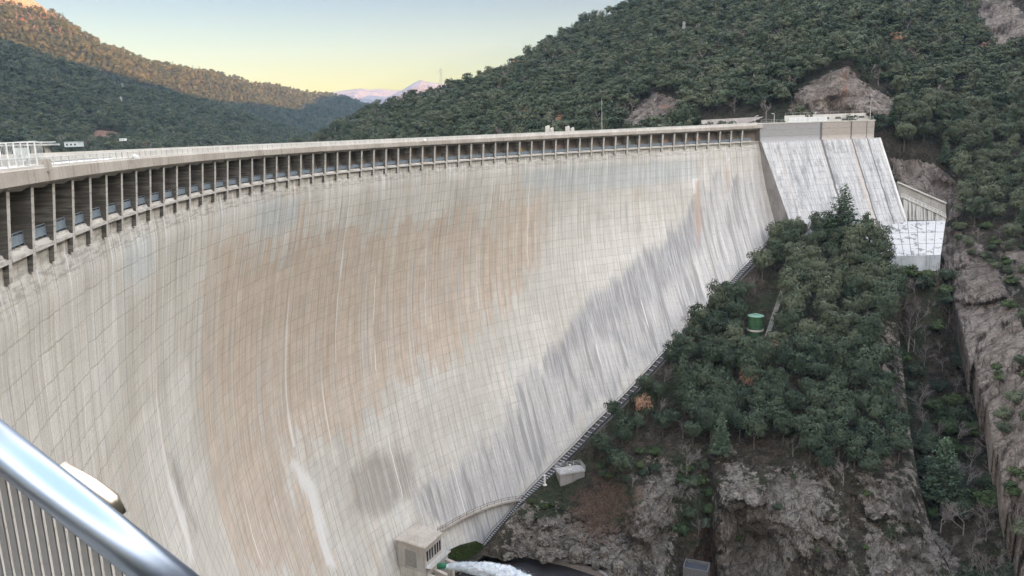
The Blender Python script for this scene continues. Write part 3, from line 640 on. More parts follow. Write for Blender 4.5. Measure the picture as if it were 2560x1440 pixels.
# hill beyond and beside the dam
def disp_hill(P, PX, PY, F):
    sc = np.stack([P[..., 0], P[..., 1], P[..., 2]], -1)
    a = fbm(sc * np.array([1 / 60., 1 / 60., 1 / 160.]), 4, 3, ridged=True) * 14 * np.clip((F - 255) / 120, 0, 1)
    rk = polys_attr(ROCK_HILL, 15)(PX, PY, P)
    b = fbm(sc * np.array([1 / 9., 1 / 9., 1 / 30.]), 5, 11, ridged=True, gain=.6) * (1.0 + 3.6 * rk)
    crack = fbm(sc * np.array([1 / 3., 1 / 3., 1 / 5.]), 3, 31) * .7
    wz = P + fbm(P / 8., 2, 78)[..., None] * 3
    b = b + rk * (np.floor(vnoise(wz * np.array([1 / 8., 1 / 8., 1 / 24.]), 5) * 4) * 1.0 + np.floor(vnoise(wz * np.array([1 / 2.6, 1 / 2.6, 1 / 8.]), 6) * 3) * .45)
    return push(P, a + b + crack * (.3 + rk))
ROCK_HILL = [[(1968, 290), (1985, 235), (2040, 200), (2085, 178), (2118, 170), (2140, 195), (2165, 218), (2215, 235), (2240, 262), (2238, 290)],
             [(2225, 392), (2300, 398), (2370, 432), (2412, 480), (2400, 540), (2340, 560), (2250, 480)],
             [(2360, 560), (2440, 600), (2510, 700), (2560, 820), (2640, 1000), (2700, 1500), (2400, 1500), (2350, 700)],
             [(2430, 0), (2500, -20), (2580, 60), (2560, 130), (2500, 125), (2450, 80)], [(1556, 312), (1596, 262), (1630, 234), (1695, 248), (1712, 275), (1660, 290), (1600, 312)],
             [(2500, 600), (2600, 640), (2620, 760), (2540, 700)], [(2540, 460), (2600, 480), (2600, 560), (2550, 520)]]
cols = np.concatenate([np.arange(690, 2340, 7.), np.arange(2340, 2620, 2.), np.arange(2620, 3300, 16.)])
HILL = Layer(cols, [(690, 385), (740, 368), (780, 356), (830, 330), (880, 303), (930, 282), (985, 262), (1050, 247), (1110, 230), (1170, 216), (1240, 193), (1300, 163), (1350, 124), (1400, 95), (1450, 70), (1530, 38), (1590, 10), (1700, -50), (1900, -150), (2100, -240), (2400, -380), (2700, -450), (3300, -500)],
    rough_line([(690, 420), (1900, 420), (2000, 700), (2340, 640), (2362, 650), (2372, 690), (2385, 750), (2410, 840), (2440, 930), (2475, 1040), (2500, 1130), (2525, 1250), (2540, 1370), (2560, 1480), (2620, 1600), (3300, 1600)], 48, 2),
    [(700, 380, 620), (930, 275, 640), (930, 350, 520), (1110, 230, 560), (1110, 330, 430), (1300, 165, 580), (1300, 330, 360), (1590, 10, 620), (1590, 150, 440), (1590, 320, 330), (1750, 300, 310), (1900, 290, 295), (1960, 290, 288), (2100, 285, 286), (2235, 285, 278), (2100, 175, 300), (2240, 240, 296),
     (1900, 100, 400), (2100, 60, 380), (2100, -200, 640), (2400, 100, 400), (2400, -300, 640), (2560, 0, 420), (2560, 200, 340), (3200, 0, 380), (3200, -450, 600), (2300, 330, 275), (2230, 400, 268), (2300, 450, 266), (2400, 400, 275), (2560, 400, 285), (2200, 500, 262), (2000, 500, 275), (2300, 560, 262), (2390, 520, 252), (2370, 620, 240), (2450, 620, 235), (2560, 600, 235),
     (2400, 760, 215), (2440, 850, 200), (2500, 800, 200), (2500, 1000, 172), (2560, 900, 175), (2560, 1150, 148), (2600, 1400, 130), (2560, 1400, 138), (3200, 600, 220), (3200, 1100, 130), (3200, 1500, 105)], 170, disp_hill, (10, 20., 9.), 5)
def rust_hill(PX, PY, P):
    a = polys_attr([[(2100, 185), (2114, 180), (2120, 285), (2108, 285)], [(1968, 290), (1985, 262), (1996, 260), (1990, 290)], [(1640, 265), (1680, 262), (1685, 275), (1650, 270)]], 16)(PX, PY, P); return a * .85
HILL.build('hillside', M_HILL, {'rock': polys_attr(ROCK_HILL, 18), 'bare': rust_hill})

# rocky spur below the dam
SPUR_TOP = [(1130, 1440), (1200, 1385), (1300, 1268), (1440, 1138), (1560, 1018), (1680, 886), (1800, 762), (1900, 652), (1955, 592), (2000, 580), (2060, 572), (2110, 576), (2160, 590), (2200, 632), (2230, 690), (2243, 770), (2250, 860), (2262, 960), (2275, 1080), (2300, 1220), (2330, 1330), (2400, 1480)]
ROCK_SPUR = [[(2188, 820), (2228, 820), (2244, 900), (2268, 1080), (2272, 1150), (2215, 1140), (2205, 1000)], [(1830, 1135), (1900, 1180), (1990, 1170), (2060, 1185), (2100, 1290), (2170, 1500), (1790, 1500), (1797, 1250)],
             [(1560, 1300), (1600, 1200), (1640, 1140), (1700, 1180), (1690, 1300), (1640, 1500), (1500, 1500), (1250, 1420), (1290, 1280), (1420, 1280), (1480, 1320)], [(1900, 900), (1950, 900), (1960, 990), (1900, 980)], [(2060, 1100), (2085, 1100), (2085, 1180), (2060, 1180)],
             [(2170, 1300), (2330, 1310), (2400, 1500), (2180, 1500)], [(2150, 1170), (2290, 1180), (2290, 1280), (2170, 1270)]]
def disp_spur(P, PX, PY, F):
    low = np.clip((PY - 1090) / 90, 0, 1) * np.clip((PX - 1500) / 80, 0, 1)
    rk = polys_attr(ROCK_SPUR, 20)(PX, PY, P)
    edge = np.clip((PY - np.interp(PX, *zip(*SPUR_TOP))) / 60, 0, 1)
    a = fbm(P * np.array([1 / 13., 1 / 13., 1 / 90.]), 3, 5, ridged=True) * (1.5 + 7.0 * low)
    b = fbm(P * np.array([1 / 3.6, 1 / 3.6, 1 / 18.]), 5, 9, ridged=True, gain=.6) * (.5 + 2.8 * rk)
    c = fbm(P / 1.7, 3, 13) * .35
    wz = P + fbm(P / 7., 2, 77)[..., None] * 3
    b = b + rk * (np.floor(vnoise(wz * np.array([1 / 7., 1 / 7., 1 / 26.]), 3) * 4) * .95 + np.floor(vnoise(wz * np.array([1 / 2.4, 1 / 2.4, 1 / 8.]), 4) * 3) * .42)
    slot = -9 * np.exp(-((PX - 1772 - (PY - 1300) * .04) / 22) ** 2) * np.clip((PY - 1150) / 60, 0, 1)
    return push(P, (a + b) * (.25 + .75 * edge) + c + slot)
SPUR = Layer(np.arange(1130, 2402, 3.2), SPUR_TOP, [(1130, 1446), (1210, 1387), (1262, 1392), (1330, 1382), (1420, 1396), (1500, 1420), (1570, 1452), (1650, 1500), (1720, 1520), (2400, 1520)],
    [(1150, 1400, 174), (1200, 1372, 174), (1300, 1255, 184.5), (1440, 1125, 196.5), (1560, 1005, 205), (1680, 872, 214.5), (1800, 750, 224.5), (1900, 645, 234), (1960, 585, 242), (2050, 570, 235), (2110, 572, 229), (2180, 600, 223), (2230, 690, 216), (2240, 770, 208), (2250, 860, 200), (2262, 960, 190), (2275, 1080, 180), (2300, 1220, 168), (2400, 1480, 150),
     (1888, 810, 216), (1960, 700, 226), (1900, 1000, 193), (1700, 1000, 203), (2000, 900, 197), (2100, 800, 206), (2100, 1000, 186), (1900, 1140, 181), (1600, 1150, 190), (1430, 1195, 191), (1450, 1250, 186), (1500, 1300, 181), (1800, 1210, 176), (2000, 1210, 172), (2150, 1210, 169), (1800, 1440, 171), (2000, 1440, 166), (2200, 1440, 160), (1650, 1440, 171), (1500, 1400, 171), (1320, 1290, 182), (1320, 1390, 175.5), (1200, 1450, 168), (1400, 1440, 168)], 230, disp_spur, (8, 3., 6.), 0)
RUB = [[(1430, 1240), (1520, 1170), (1600, 1200), (1570, 1290), (1480, 1380), (1420, 1290)], [(1745, 1330), (1795, 1300), (1790, 1500), (1740, 1500)]]
SPUR.build('rocky_spur', M_NEAR, {'rock': polys_attr(ROCK_SPUR, 90), 'bare': polys_attr(RUB, 130)})
# gorge behind the spur
def disp_g(P, PX, PY, F): return push(P, fbm(P * np.array([1 / 14., 1 / 14., 1 / 40.]), 5, 21, ridged=True) * 2.5 + fbm(P / 2.5, 3, 4) * .5)
GORGE = Layer(np.arange(2060, 2700, 4.), [(2060, 590), (2190, 676), (2370, 676), (2700, 655)], [(2060, 1560), (2700, 1560)],
    [(2100, 620, 242), (2200, 690, 224), (2350, 690, 225), (2390, 690, 232), (2200, 900, 222), (2350, 900, 218), (2300, 1100, 198), (2450, 1100, 192), (2300, 1300, 172), (2450, 1300, 165), (2400, 1500, 150), (2650, 1500, 140), (2650, 700, 240), (2150, 1500, 160)], 150, disp_g, (3, 4., 4.))
ROCK_G = [[(2225, 1300), (2330, 1310), (2400, 1400), (2400, 1560), (2200, 1560)], [(2180, 1180), (2290, 1180), (2290, 1290), (2180, 1280)]]
GORGE.build('gorge_slope', M_NEAR, {'rock': polys_attr(ROCK_G, 40), 'bare': polys_attr([[(2150, 1150), (2200, 1150), (2250, 1560), (2210, 1560)]], 40)})

# mountains across the reservoir
BARE_L = [[(222, 360), (228, 335), (245, 325), (280, 328), (325, 338), (330, 345), (290, 362), (250, 368)], [(552, 322), (575, 311), (605, 308), (630, 316), (600, 322)], [(444, 308), (452, 310), (464, 326), (452, 330)], [(388, 328), (398, 318), (412, 325), (405, 332)]]
def disp_m(amp, sc, seed):
    def f(P, PX, PY, F): return push(P, fbm(P * np.array([1 / sc, 1 / sc, 1 / (sc * 2.2)]), 5, seed, ridged=True) * amp * np.clip((PY - PY[0]) / 12 + .1, 0, 1))
    return f
FARL = Layer(np.arange(-500, 1150, 6.), [(-500, -300), (-150, -112), (0, -38), (60, -12), (95, 8), (130, 36), (160, 52), (200, 82), (225, 97), (255, 118), (300, 130), (345, 148), (365, 158), (450, 173), (540, 187), (640, 213), (700, 221), (780, 236), (830, 237), (880, 251), (930, 272), (1000, 290), (1150, 310)],
    [(-500, 420), (1150, 380)], [(-500, -250, 1500), (0, -30, 1600), (0, 200, 1250), (200, 90, 1650), (350, 150, 1800), (640, 215, 2300), (930, 272, 2900), (1150, 310, 3200), (-500, 400, 900), (0, 400, 1050), (500, 390, 1500), (900, 370, 1900), (600, 300, 1800), (300, 230, 1450)], 120, disp_m(70, 330., 41), (6, 120., 40.))
ROCK_F = [[(-60, -80), (30, -60), (95, -2), (133, 36), (120, 46), (70, 30), (10, 14), (-60, 8)], [(185, 66), (225, 92), (220, 100), (185, 80)], [(300, 122), (345, 140), (345, 146), (300, 134)]]
FARL.build('far_mountain', M_FAR, {'rock': polys_attr(ROCK_F, 8), 'bare': zero})
NEARL = Layer(np.arange(-500, 1050, 5.), [(-500, 60), (0, 108), (100, 142), (200, 168), (289, 222), (370, 232), (437, 242), (504, 257), (571, 273), (638, 298), (720, 324), (780, 340), (850, 357), (950, 374), (1050, 385)],
    [(-500, 440), (0, 425), (400, 410), (1050, 392)], [(-500, 80, 1000), (0, 110, 1050), (200, 170, 1080), (370, 235, 1120), (570, 275, 1250), (720, 325, 1400), (950, 375, 1600), (-500, 420, 560), (0, 400, 620), (300, 400, 680), (600, 385, 850), (900, 385, 1250), (200, 300, 820), (500, 340, 950)], 100, disp_m(30, 150., 51), (6, 60., 40.))
NEARL.build('wooded_ridge', M_FAR, {'rock': zero, 'bare': polys_attr(BARE_L, 6)})
M_PALE = NT('pale_mountain', .95, .05)
_n = M_PALE.noise(M_PALE.geo(), .0022, 6, .7); M_PALE.col(M_PALE.mix(M_PALE.ramp(_n, .48, .6), (.13, .13, .15), (.20, .19, .20))); M_PALE.bump(_n, .6, 300); M_PALE = M_PALE.m
L = Layer(np.arange(780, 1100, 3.), [(780, 236), (840, 229), (870, 225), (905, 221), (930, 225), (945, 222), (975, 225), (1000, 226), (1040, 236), (1100, 250)], [(780, 330), (1100, 330)], [(780, 230, 6300), (1100, 250, 6600), (780, 330, 5200), (1100, 330, 5400)], 30, disp_m(300, 900., 61), (3, 100., 60.)); L.build('distant_mountain', M_PALE, {})
L = Layer(np.arange(900, 1400, 3.), [(900, 275), (940, 253), (975, 240), (1000, 229), (1030, 210), (1052, 200), (1065, 205), (1090, 208), (1115, 213), (1150, 220), (1200, 240), (1400, 300)], [(900, 335), (1400, 340)], [(900, 275, 5200), (1052, 200, 5900), (1400, 300, 6200), (900, 335, 4500), (1400, 335, 4700)], 40, disp_m(280, 800., 71), (3, 100., 60.)); L.build('distant_peak', M_PALE, {})

# the range to the right that keeps the valley in shade
x = np.arange(60, 3000, 45.); y = np.arange(-2300, 4600, 60.); Xg, Yg = np.meshgrid(x, y)
d = Xg - (.80 * np.maximum(Yg, 0) + 95 + np.maximum(-Yg, 0) * .1)
H1 = np.clip(np.where(d < 0, d * 6, .62 * d), -130, np.interp(Yg, [-600, 0, 700, 1400, 2600], [520, 480, 420, 330, 260]))
H2 = np.where(Yg > 900, np.clip(np.minimum(.6 * (Xg - .17 * Yg), np.interp(Xg / np.maximum(Yg, 1), [.17, .33, .44, .6, .8], [.10, .2, .25, .32, .37]) * Yg * .8), -130, 560), -130)
H = np.maximum(H1, H2); H = H + fbm(np.stack([Xg / 260, Yg / 260, 0 * Xg], -1), 4, 81, ridged=True) * 35 * np.clip((H + 60) / 200, 0, 1)
me = np_mesh('mountain_range', np.stack([Xg, Yg, H], -1).reshape(-1, 3), grid_faces(*Xg.shape), True); vattr(me, 'rock', 0 * H); vattr(me, 'bare', 0 * H); tag(link('mountain_range', me, M_FAR), kind='structure')
# valley floor reaching the horizon, the reservoir and the bank the viewer stands on
M_FLOOR = terrain_mat('valley_ground', (.10, .085, .06), (.15, .125, .09), sc=3)
me = np_mesh('valley_floor', [(-30000, -30000, -112), (30000, -30000, -112), (30000, 30000, -112), (-30000, 30000, -112)], [(0, 1, 2, 3)]); vattr(me, 'rock', [0] * 4); vattr(me, 'bare', [0] * 4); tag(link('valley_floor', me, M_FLOOR), kind='structure')
mw = NT('lake_water', .12, .5); mw.col((.03, .05, .05)); mw.bump(mw.noise(mw.geo(), .6, 3), .12, .05)
q = [tuple(cp(s_, -9.5, 0)[:2]) for s_ in np.arange(-14, 60.1, 2)]
V = [(a, b, -9.) for a, b in q] + [(300, 420, -9), (420, 900, -9), (100, 2200, -9), (-1500, 2600, -9), (-1600, 300, -9), (-300, -40, -9)]
me = bpy.data.meshes.new('reservoir'); me.from_pydata(V, [], [tuple(range(len(V)))[::-1]]); tag(link('reservoir', me, mw.m), kind='structure')
# ------------------------------------------------------------------ vegetation
RNG = np.random.default_rng(11)
def leaf_mat(name, a, b, hl):
    m = NT(name, .85, .12); oi = m.n('ShaderNodeObjectInfo'); p = m.geo()
    n1 = m.noise(p, .55, 3, .6); n2 = m.noise(p, 3.0, 3, .7)
    c = m.mix(oi.outputs['Random'], a, b); c = m.mix(m.math('MULTIPLY', m.ramp(n1, .5, .7), .6), c, hl); c = m.mix(m.math('MULTIPLY', m.ramp(n2, .5, .75), .5), c, tuple(x * .5 for x in a))
    m.col(c); return m.m
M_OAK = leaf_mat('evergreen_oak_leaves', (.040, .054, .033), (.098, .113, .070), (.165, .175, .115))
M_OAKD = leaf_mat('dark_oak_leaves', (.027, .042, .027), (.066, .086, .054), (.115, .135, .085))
M_OAKB = leaf_mat('green_bush_leaves', (.035, .056, .024), (.062, .085, .036), (.095, .12, .055))
M_PINE = leaf_mat('pine_needles', (.055, .085, .052), (.105, .145, .090), (.16, .20, .13))
M_BROWN = leaf_mat('dry_oak_leaves', (.24, .135, .085), (.32, .19, .12), (.36, .25, .17))
M_TWIG = leaf_mat('bare_twigs', (.19, .165, .15), (.27, .235, .215), (.33, .30, .28))
M_BARK = plain('bark', (.10, .085, .07), .95, var=.3)
M_PBARK = plain('pale_bark', (.27, .245, .22), .95, var=.3)
def rnd_unit(n):
    v = RNG.normal(size=(n, 3)); return v / np.linalg.norm(v, axis=1)[:, None]
def cards(C, N, sz):
    """quads centred on C with normals N"""
    a = rnd_unit(len(C)); t = np.cross(N, a); t /= np.linalg.norm(t, axis=1)[:, None] + 1e-9; b = np.cross(N, t)
    s = (sz * RNG.uniform(.6, 1.25, len(C)))[:, None]; s2 = s * RNG.uniform(.5, .95, len(C))[:, None]
    V = np.stack([C - t * s - b * s2 * .3, C - t * s * .1 - b * s2, C + t * s, C + t * s * .1 + b * s2], 1).reshape(-1, 3)
    return V, np.arange(len(V)).reshape(-1, 4)
def oak_crown(nclump, per, leaf, w_=1., h=1., jit=.40, lean=0.):
    """a rounded, uneven crown about 1 wide (radius .5) and h tall, standing on z = .25"""
    out = []; nn = []
    cs = []
    for i in range(nclump):
        d = rnd_unit(1)[0]; d[2] = d[2] * .75 + .22
        r = RNG.uniform(.22, .42) if i % 4 else RNG.uniform(.05, .25)
        c = d * r * np.array([w_, w_, h]); c[2] += .25 + .33 * h; c[0] += lean * c[2]; rr = RNG.uniform(.10, .19) * (1.1 - r * .6); cs.append((c, rr))
    for c, rr in cs:
        n_ = rnd_unit(per); n_[:, 2] = n_[:, 2] * .8 + .2; n_ /= np.linalg.norm(n_, axis=1)[:, None]
        out.append(c + n_ * (rr * RNG.uniform(.72, 1.12, per))[:, None] * np.array([1.15, 1.15, .85])); oc = c + n_ * rr - np.array([0, 0, .25 + .30 * h]); oc /= np.linalg.norm(oc, axis=1)[:, None]; q = n_ * .7 + oc * .7 + rnd_unit(per) * jit; nn.append(q / np.linalg.norm(q, axis=1)[:, None])
    return cards(np.concatenate(out), np.concatenate(nn), leaf)
def pine_crown(nl, per, leaf, wd=.30):
    out = []; nn = []
    for i in range(nl):
        t = (i + .5) / nl; z = .18 + .80 * t; R_ = wd * (1 - t) ** .75 * RNG.uniform(.85, 1.12) + .015
        nb = max(4, int(9 * (1 - t)) + 3); a0 = RNG.uniform(0, 6.28)
        for k in range(nb):
            a = a0 + 6.283 * k / nb + RNG.uniform(-.25, .25); L = R_ * RNG.uniform(.7, 1.15); m_ = max(3, int(per * L / wd))
            u = RNG.uniform(.15, 1, m_); r = u * L; sp = .05 * (1 - u * .5)
            P = np.stack([r * np.cos(a) + RNG.normal(0, sp, m_), r * np.sin(a) + RNG.normal(0, sp, m_), z - .10 * u * L / wd + .07 * u * u + RNG.normal(0, .012, m_)], -1)
            n_ = np.stack([RNG.normal(0, .4, m_), RNG.normal(0, .4, m_), np.ones(m_)], -1); out.append(P); nn.append(n_ / np.linalg.norm(n_, axis=1)[:, None])
    return cards(np.concatenate(out), np.concatenate(nn), leaf)
def twig_tree(depth, r0, spread=.55, seed=0, kids=3, ln=.36):
    rr = random.Random(seed); V = []; Fs = []
    def seg(a, b, ra, rb):
        d = b - a; d = d / (np.linalg.norm(d) + 1e-9); h = np.array([0, 0, 1.]) if abs(d[2]) < .9 else np.array([1., 0, 0]); s_ = np.cross(d, h); s_ /= np.linalg.norm(s_); t = np.cross(s_, d); k = len(V)
        for p, r in ((a, ra), (b, rb)):
            for q in range(3): an = q * 2.094; V.append(p + r * (math.cos(an) * s_ + math.sin(an) * t))
        for q in range(3): Fs.append((k + q, k + (q + 1) % 3, k + 3 + (q + 1) % 3, k + 3 + q))
    def grow(p, d, L, r, lv):
        m_ = p + d * L * .5 + np.array([rr.uniform(-1, 1), rr.uniform(-1, 1), 0]) * L * .06; e = p + d * L
        seg(p, m_, r, r * .85); seg(m_, e, r * .85, r * .65)
        if lv == 0: return
        for k in range(kids + (lv < 3)):
            q = d + np.array([rr.gauss(0, spread), rr.gauss(0, spread), rr.gauss(.12, spread * .5)]); q /= np.linalg.norm(q); grow(e if k < 2 else m_, q, L * rr.uniform(.55, .85), r * .6, lv - 1)
    grow(np.zeros(3), np.array([0, 0, 1.]), ln, r0, depth); V = np.array(V); V /= V[:, 2].max(); return V, np.array(Fs)
def cmesh(name, V, Fs, mats):
    me = np_mesh(name, V, Fs); [me.materials.append(m) for m in mats]; return me
def trunk_mesh(name, forks, h0, r, mat, seed=0, top=.62):
    rr = random.Random(seed); mb = MB(); mb.tube([(0, 0, -.12), (rr.uniform(-.01, .01), 0, h0 * .5), (rr.uniform(-.03, .03), rr.uniform(-.03, .03), h0)], [r, r * .8, r * .65], 6)
    b = mb.v[-1]
    for k in range(forks):
        a = 6.283 * k / forks + rr.uniform(-.4, .4); e = np.array([math.cos(a) * rr.uniform(.15, .28), math.sin(a) * rr.uniform(.15, .28), top * rr.uniform(.8, 1.1)])
        mb.tube([(0, 0, h0 * .9), tuple(e * np.array([.4, .4, .7])), tuple(e)], [r * .5, r * .3, r * .12], 4)
    me = bpy.data.meshes.new(name); me.from_pydata(mb.v, [], mb.f); me.materials.append(mat); return me
OAKS = []
for i, (nc, w_, h) in enumerate([(46, 1.0, .95), (52, 1.1, .85), (40, .9, 1.15), (48, 1.05, 1.0), (44, .95, 1.25)]):
    V, Fq = oak_crown(nc, 66, .031, w_, h, lean=RNG.uniform(-.1, .1)); OAKS.append((V, Fq))
MESH = {'oak': [], 'dark': [], 'bush': [], 'dry': []}
for i, (V, Fq) in enumerate(OAKS):
    for k, mt in (('oak', M_OAK), ('dark', M_OAKD)): MESH[k].append(cmesh('crown', V, Fq, [mt]))
MESH['dry'] = [cmesh('crown', *oak_crown(34, 30, .030, 1., .9), [M_BROWN]) for _ in range(2)]
MESH['bush'] = [cmesh('foliage', *oak_crown(24, 60, .044, 1.1, .7), [M_OAKB]) for _ in range(2)]
T_OAK = [trunk_mesh('trunk', 5, .30, .028, M_BARK, i) for i in range(3)]
PINES = [cmesh('crown', *pine_crown(17, 60, .026, w_), [M_PINE]) for w_ in (.32, .40)]
T_PINE = trunk_mesh('trunk', 0, .95, .014, M_BARK, 5)
BARE = [cmesh('branches', *twig_tree(5, .020, .50, 3 + i), [M_TWIG]) for i in range(3)]
T_BARE = trunk_mesh('trunk', 0, .36, .021, M_PBARK, 6)
VOL = {}
def plant(name, part, mesh, tmesh, P, hgt, wid, label, cat, group, rz=None):
    t = empty(name, tuple(P), label, cat, group, RNG.uniform(0, 6.28) if rz is None else rz); t.scale = (wid, wid, hgt)
    o = bpy.data.objects.new(part, mesh); COL.objects.link(o); o.parent = t
    if tmesh:
        o = bpy.data.objects.new('trunk', tmesh); COL.objects.link(o); o.parent = t
    return t
def scatter(layer, polys, n, mind, excl=(), seed=0, sizef=None):
    """points on a slope, kept mind metres apart (poisson style), as seen area"""
    r = np.random.default_rng(seed); allp = np.concatenate([np.array(q) for q in polys]); lo = allp.min(0); hi = allp.max(0)
    px = r.uniform(lo[0], hi[0], n); py = r.uniform(lo[1], hi[1], n); ok = np.zeros(n, bool)
    for q in polys: ok |= inpx(px, py, q) > 0
    for q in excl: ok &= inpx(px, py, q) < 0
    top = np.interp(px, layer.cols, layer.top); bot = np.interp(px, layer.cols, layer.bot); ok &= (py > top) & (py < bot)
    px, py = px[ok], py[ok]; P = layer.sample(px, py); keep = []; cell = {}
    for i, p in enumerate(P):
        k = tuple((p // mind).astype(int)); bad = False
        for a in (-1, 0, 1):
            for b in (-1, 0, 1):
                for c in (-1, 0, 1):
                    for j in cell.get((k[0] + a, k[1] + b, k[2] + c), ()):
                        if np.sum((P[j] - p) ** 2) < mind * mind: bad = True; break
        if not bad: keep.append(i); cell.setdefault(k, []).append(i)
    return px[keep], py[keep], P[keep]

# --- trees of the rocky spur
SP_ZONE = [[(1955, 600), (2000, 588), (2060, 590), (2110, 592), (2185, 600), (2235, 700), (2245, 800), (2200, 830), (2195, 900), (2225, 1080), (2260, 1150), (2200, 1190), (2090, 1200), (1990, 1160), (1930, 1120), (1840, 1110), (1780, 1130), (1700, 1110), (1640, 1090), (1560, 1100), (1560, 1180), (1500, 1175), (1490, 1120), (1500, 1065), (1560, 1025), (1610, 985), (1700, 890), (1800, 800), (1900, 690)]]
SP_EX = [[(1850, 875), (1845, 790), (1895, 735), (1945, 700), (1968, 705), (1955, 760), (1945, 860), (1935, 925), (1850, 930)], [(1980, 640), (2010, 600), (2030, 610), (2010, 665)]]
px, py, P = scatter(SPUR, SP_ZONE, 14000, 3.9, SP_EX, 1)
g1 = 'evergreen oaks on the rocky spur'
g2 = 'tall dark oaks on the shaded lower flank of the spur'
for i in range(len(P)):
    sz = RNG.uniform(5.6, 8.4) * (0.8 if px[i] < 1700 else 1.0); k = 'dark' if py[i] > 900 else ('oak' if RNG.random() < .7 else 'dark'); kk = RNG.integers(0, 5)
    low = py[i] > 900
    if RNG.random() < .05:
        plant('bare_tree', 'branches', BARE[kk % 3], T_BARE, P[i], sz * .9, sz * .8, 'leafless grey tree among the evergreen oaks of the rocky spur', 'tree', 'leafless trees on the rocky spur'); continue
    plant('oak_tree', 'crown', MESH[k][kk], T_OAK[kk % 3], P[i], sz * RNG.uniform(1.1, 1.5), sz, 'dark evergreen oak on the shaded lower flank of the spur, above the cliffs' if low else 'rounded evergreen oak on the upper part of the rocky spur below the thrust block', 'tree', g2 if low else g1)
nspur = len(P)
# shrubs and saplings in the gorge, along the toe and over the cliffs
def shrubs(layer, polys, n, mind, seed, a, b, label, group, kinds=('bush', 'dark'), bare=.2, excl=()):
    px, py, P = scatter(layer, polys, n, mind, excl, seed)
    for i in range(len(P)):
        sz = RNG.uniform(a, b); k = kinds[int(RNG.integers(0, len(kinds)))]
        if RNG.random() < bare: plant('bare_shrub', 'branches', BARE[i % 3], None, P[i], sz * 1.1, sz * 1.2, label[1], 'shrub', group[1]); continue
        ms = MESH[k][i % len(MESH[k])]; t = plant('shrub', 'foliage', ms, None, P[i] - np.array([0, 0, sz * .2]), sz, sz * 1.1, label[0], 'shrub', group[0])
    return len(P)
n2 = shrubs(GORGE, [[(2215, 688), (2365, 684), (2400, 820), (2460, 1000), (2520, 1200), (2560, 1500), (2400, 1500), (2330, 1290), (2290, 1150), (2262, 950)]], 6000, 4.0, 2, 4.0, 7.5,
    ('dark bush on the gorge floor right of the rocky spur', 'leafless grey brush on the floor of the gorge'), ('bushes in the gorge', 'leafless brush in the gorge'), ('dark', 'dark', 'bush'), .4)
n3 = shrubs(SPUR, [[(1690, 1180), (1770, 1190), (1775, 1340), (1700, 1350)], [(1580, 1120), (1640, 1110), (1640, 1180), (1580, 1190)]], 900, 3.0, 3, 2.8, 4.6,
    ('green bush in the rock cleft above the small concrete tank', 'leafless grey brush beside the rock cleft'), ('green bushes in the rock cleft', 'leafless brush beside the rock cleft'), ('bush', 'dark'), .2)
n4 = shrubs(SPUR, [[(1325, 1245), (1400, 1255), (1430, 1275), (1420, 1285), (1325, 1260)], [(1490, 1150), (1560, 1130), (1570, 1180), (1500, 1190)]], 900, 2.2, 4, 1.6, 2.8,
    ('low ivy like bush along the rock edge beside the toe stairway', 'leafless grey twigs along the rock edge by the toe stairway'), ('low bushes beside the toe stairway', 'leafless twigs beside the toe stairway'), ('bush', 'dark'), .15)
n5 = shrubs(SPUR, [[(1820, 1150), (2180, 1180), (2250, 1420), (1820, 1420)]], 500, 7.5, 5, 1.5, 3.0,
    ('small bush clinging to the cliff at the foot of the spur', 'leafless scrub clinging to the cliff at the foot of the spur'), ('small bushes on the cliff', 'leafless scrub on the cliff'), ('dark', 'bush'), .5)
# --- the slope right of the dam
SL_ZONE = [[(2240, 300), (2700, 260), (2700, 560), (2620, 800), (2600, 640), (2500, 600), (2400, 560), (2395, 470), (2370, 425), (2300, 385), (2235, 380), (2215, 330)]]
px, py, P = scatter(HILL, SL_ZONE, 6000, 6.2, [[(2370, 560), (2420, 600), (2480, 700), (2530, 820), (2400, 800)]], 6)
dpt = np.linalg.norm(P, axis=1); o_ = np.argsort(dpt); px, py, P = px[o_], py[o_], P[o_]
budget = max(0, 292 - nspur - 10); ind = min(len(P), budget)
print('spur', nspur, 'slope', len(P), 'individual', ind, 'shrubs', n2, n3, n4, n5)
for i in range(ind):
    sz = RNG.uniform(6., 9.5)
    if RNG.random() < .12: plant('pine_tree', 'crown', PINES[i % 2], T_PINE, P[i], sz * 1.25, sz * .9, 'green pine among the oaks on the slope right of the thrust block', 'tree', 'pines on the slope right of the thrust block'); continue
    plant('oak_tree', 'crown', MESH['oak'][i % 5], T_OAK[i % 3], P[i], sz * RNG.uniform(1.05, 1.35), sz, 'grey green evergreen oak on the slope right of the thrust block', 'tree', 'evergreen oaks on the slope right of the thrust block')
rest_slope = P[ind:]
# shrubs on the rock wall at the right edge
n6 = shrubs(HILL, [[(2380, 520), (2470, 570), (2560, 600), (2600, 800), (2600, 1000), (2540, 820), (2470, 680), (2400, 620)], [(2480, 900), (2560, 900), (2600, 1400), (2560, 1400)]], 1500, 3.8, 8, 2.5, 4.5,
    ('small grey green bush on top of the rock wall right of the gorge', 'leafless shrub on top of the rock wall right of the gorge'), ('bushes on top of the right rock wall', 'leafless shrubs on top of the right rock wall'), ('oak', 'bush'), .3)

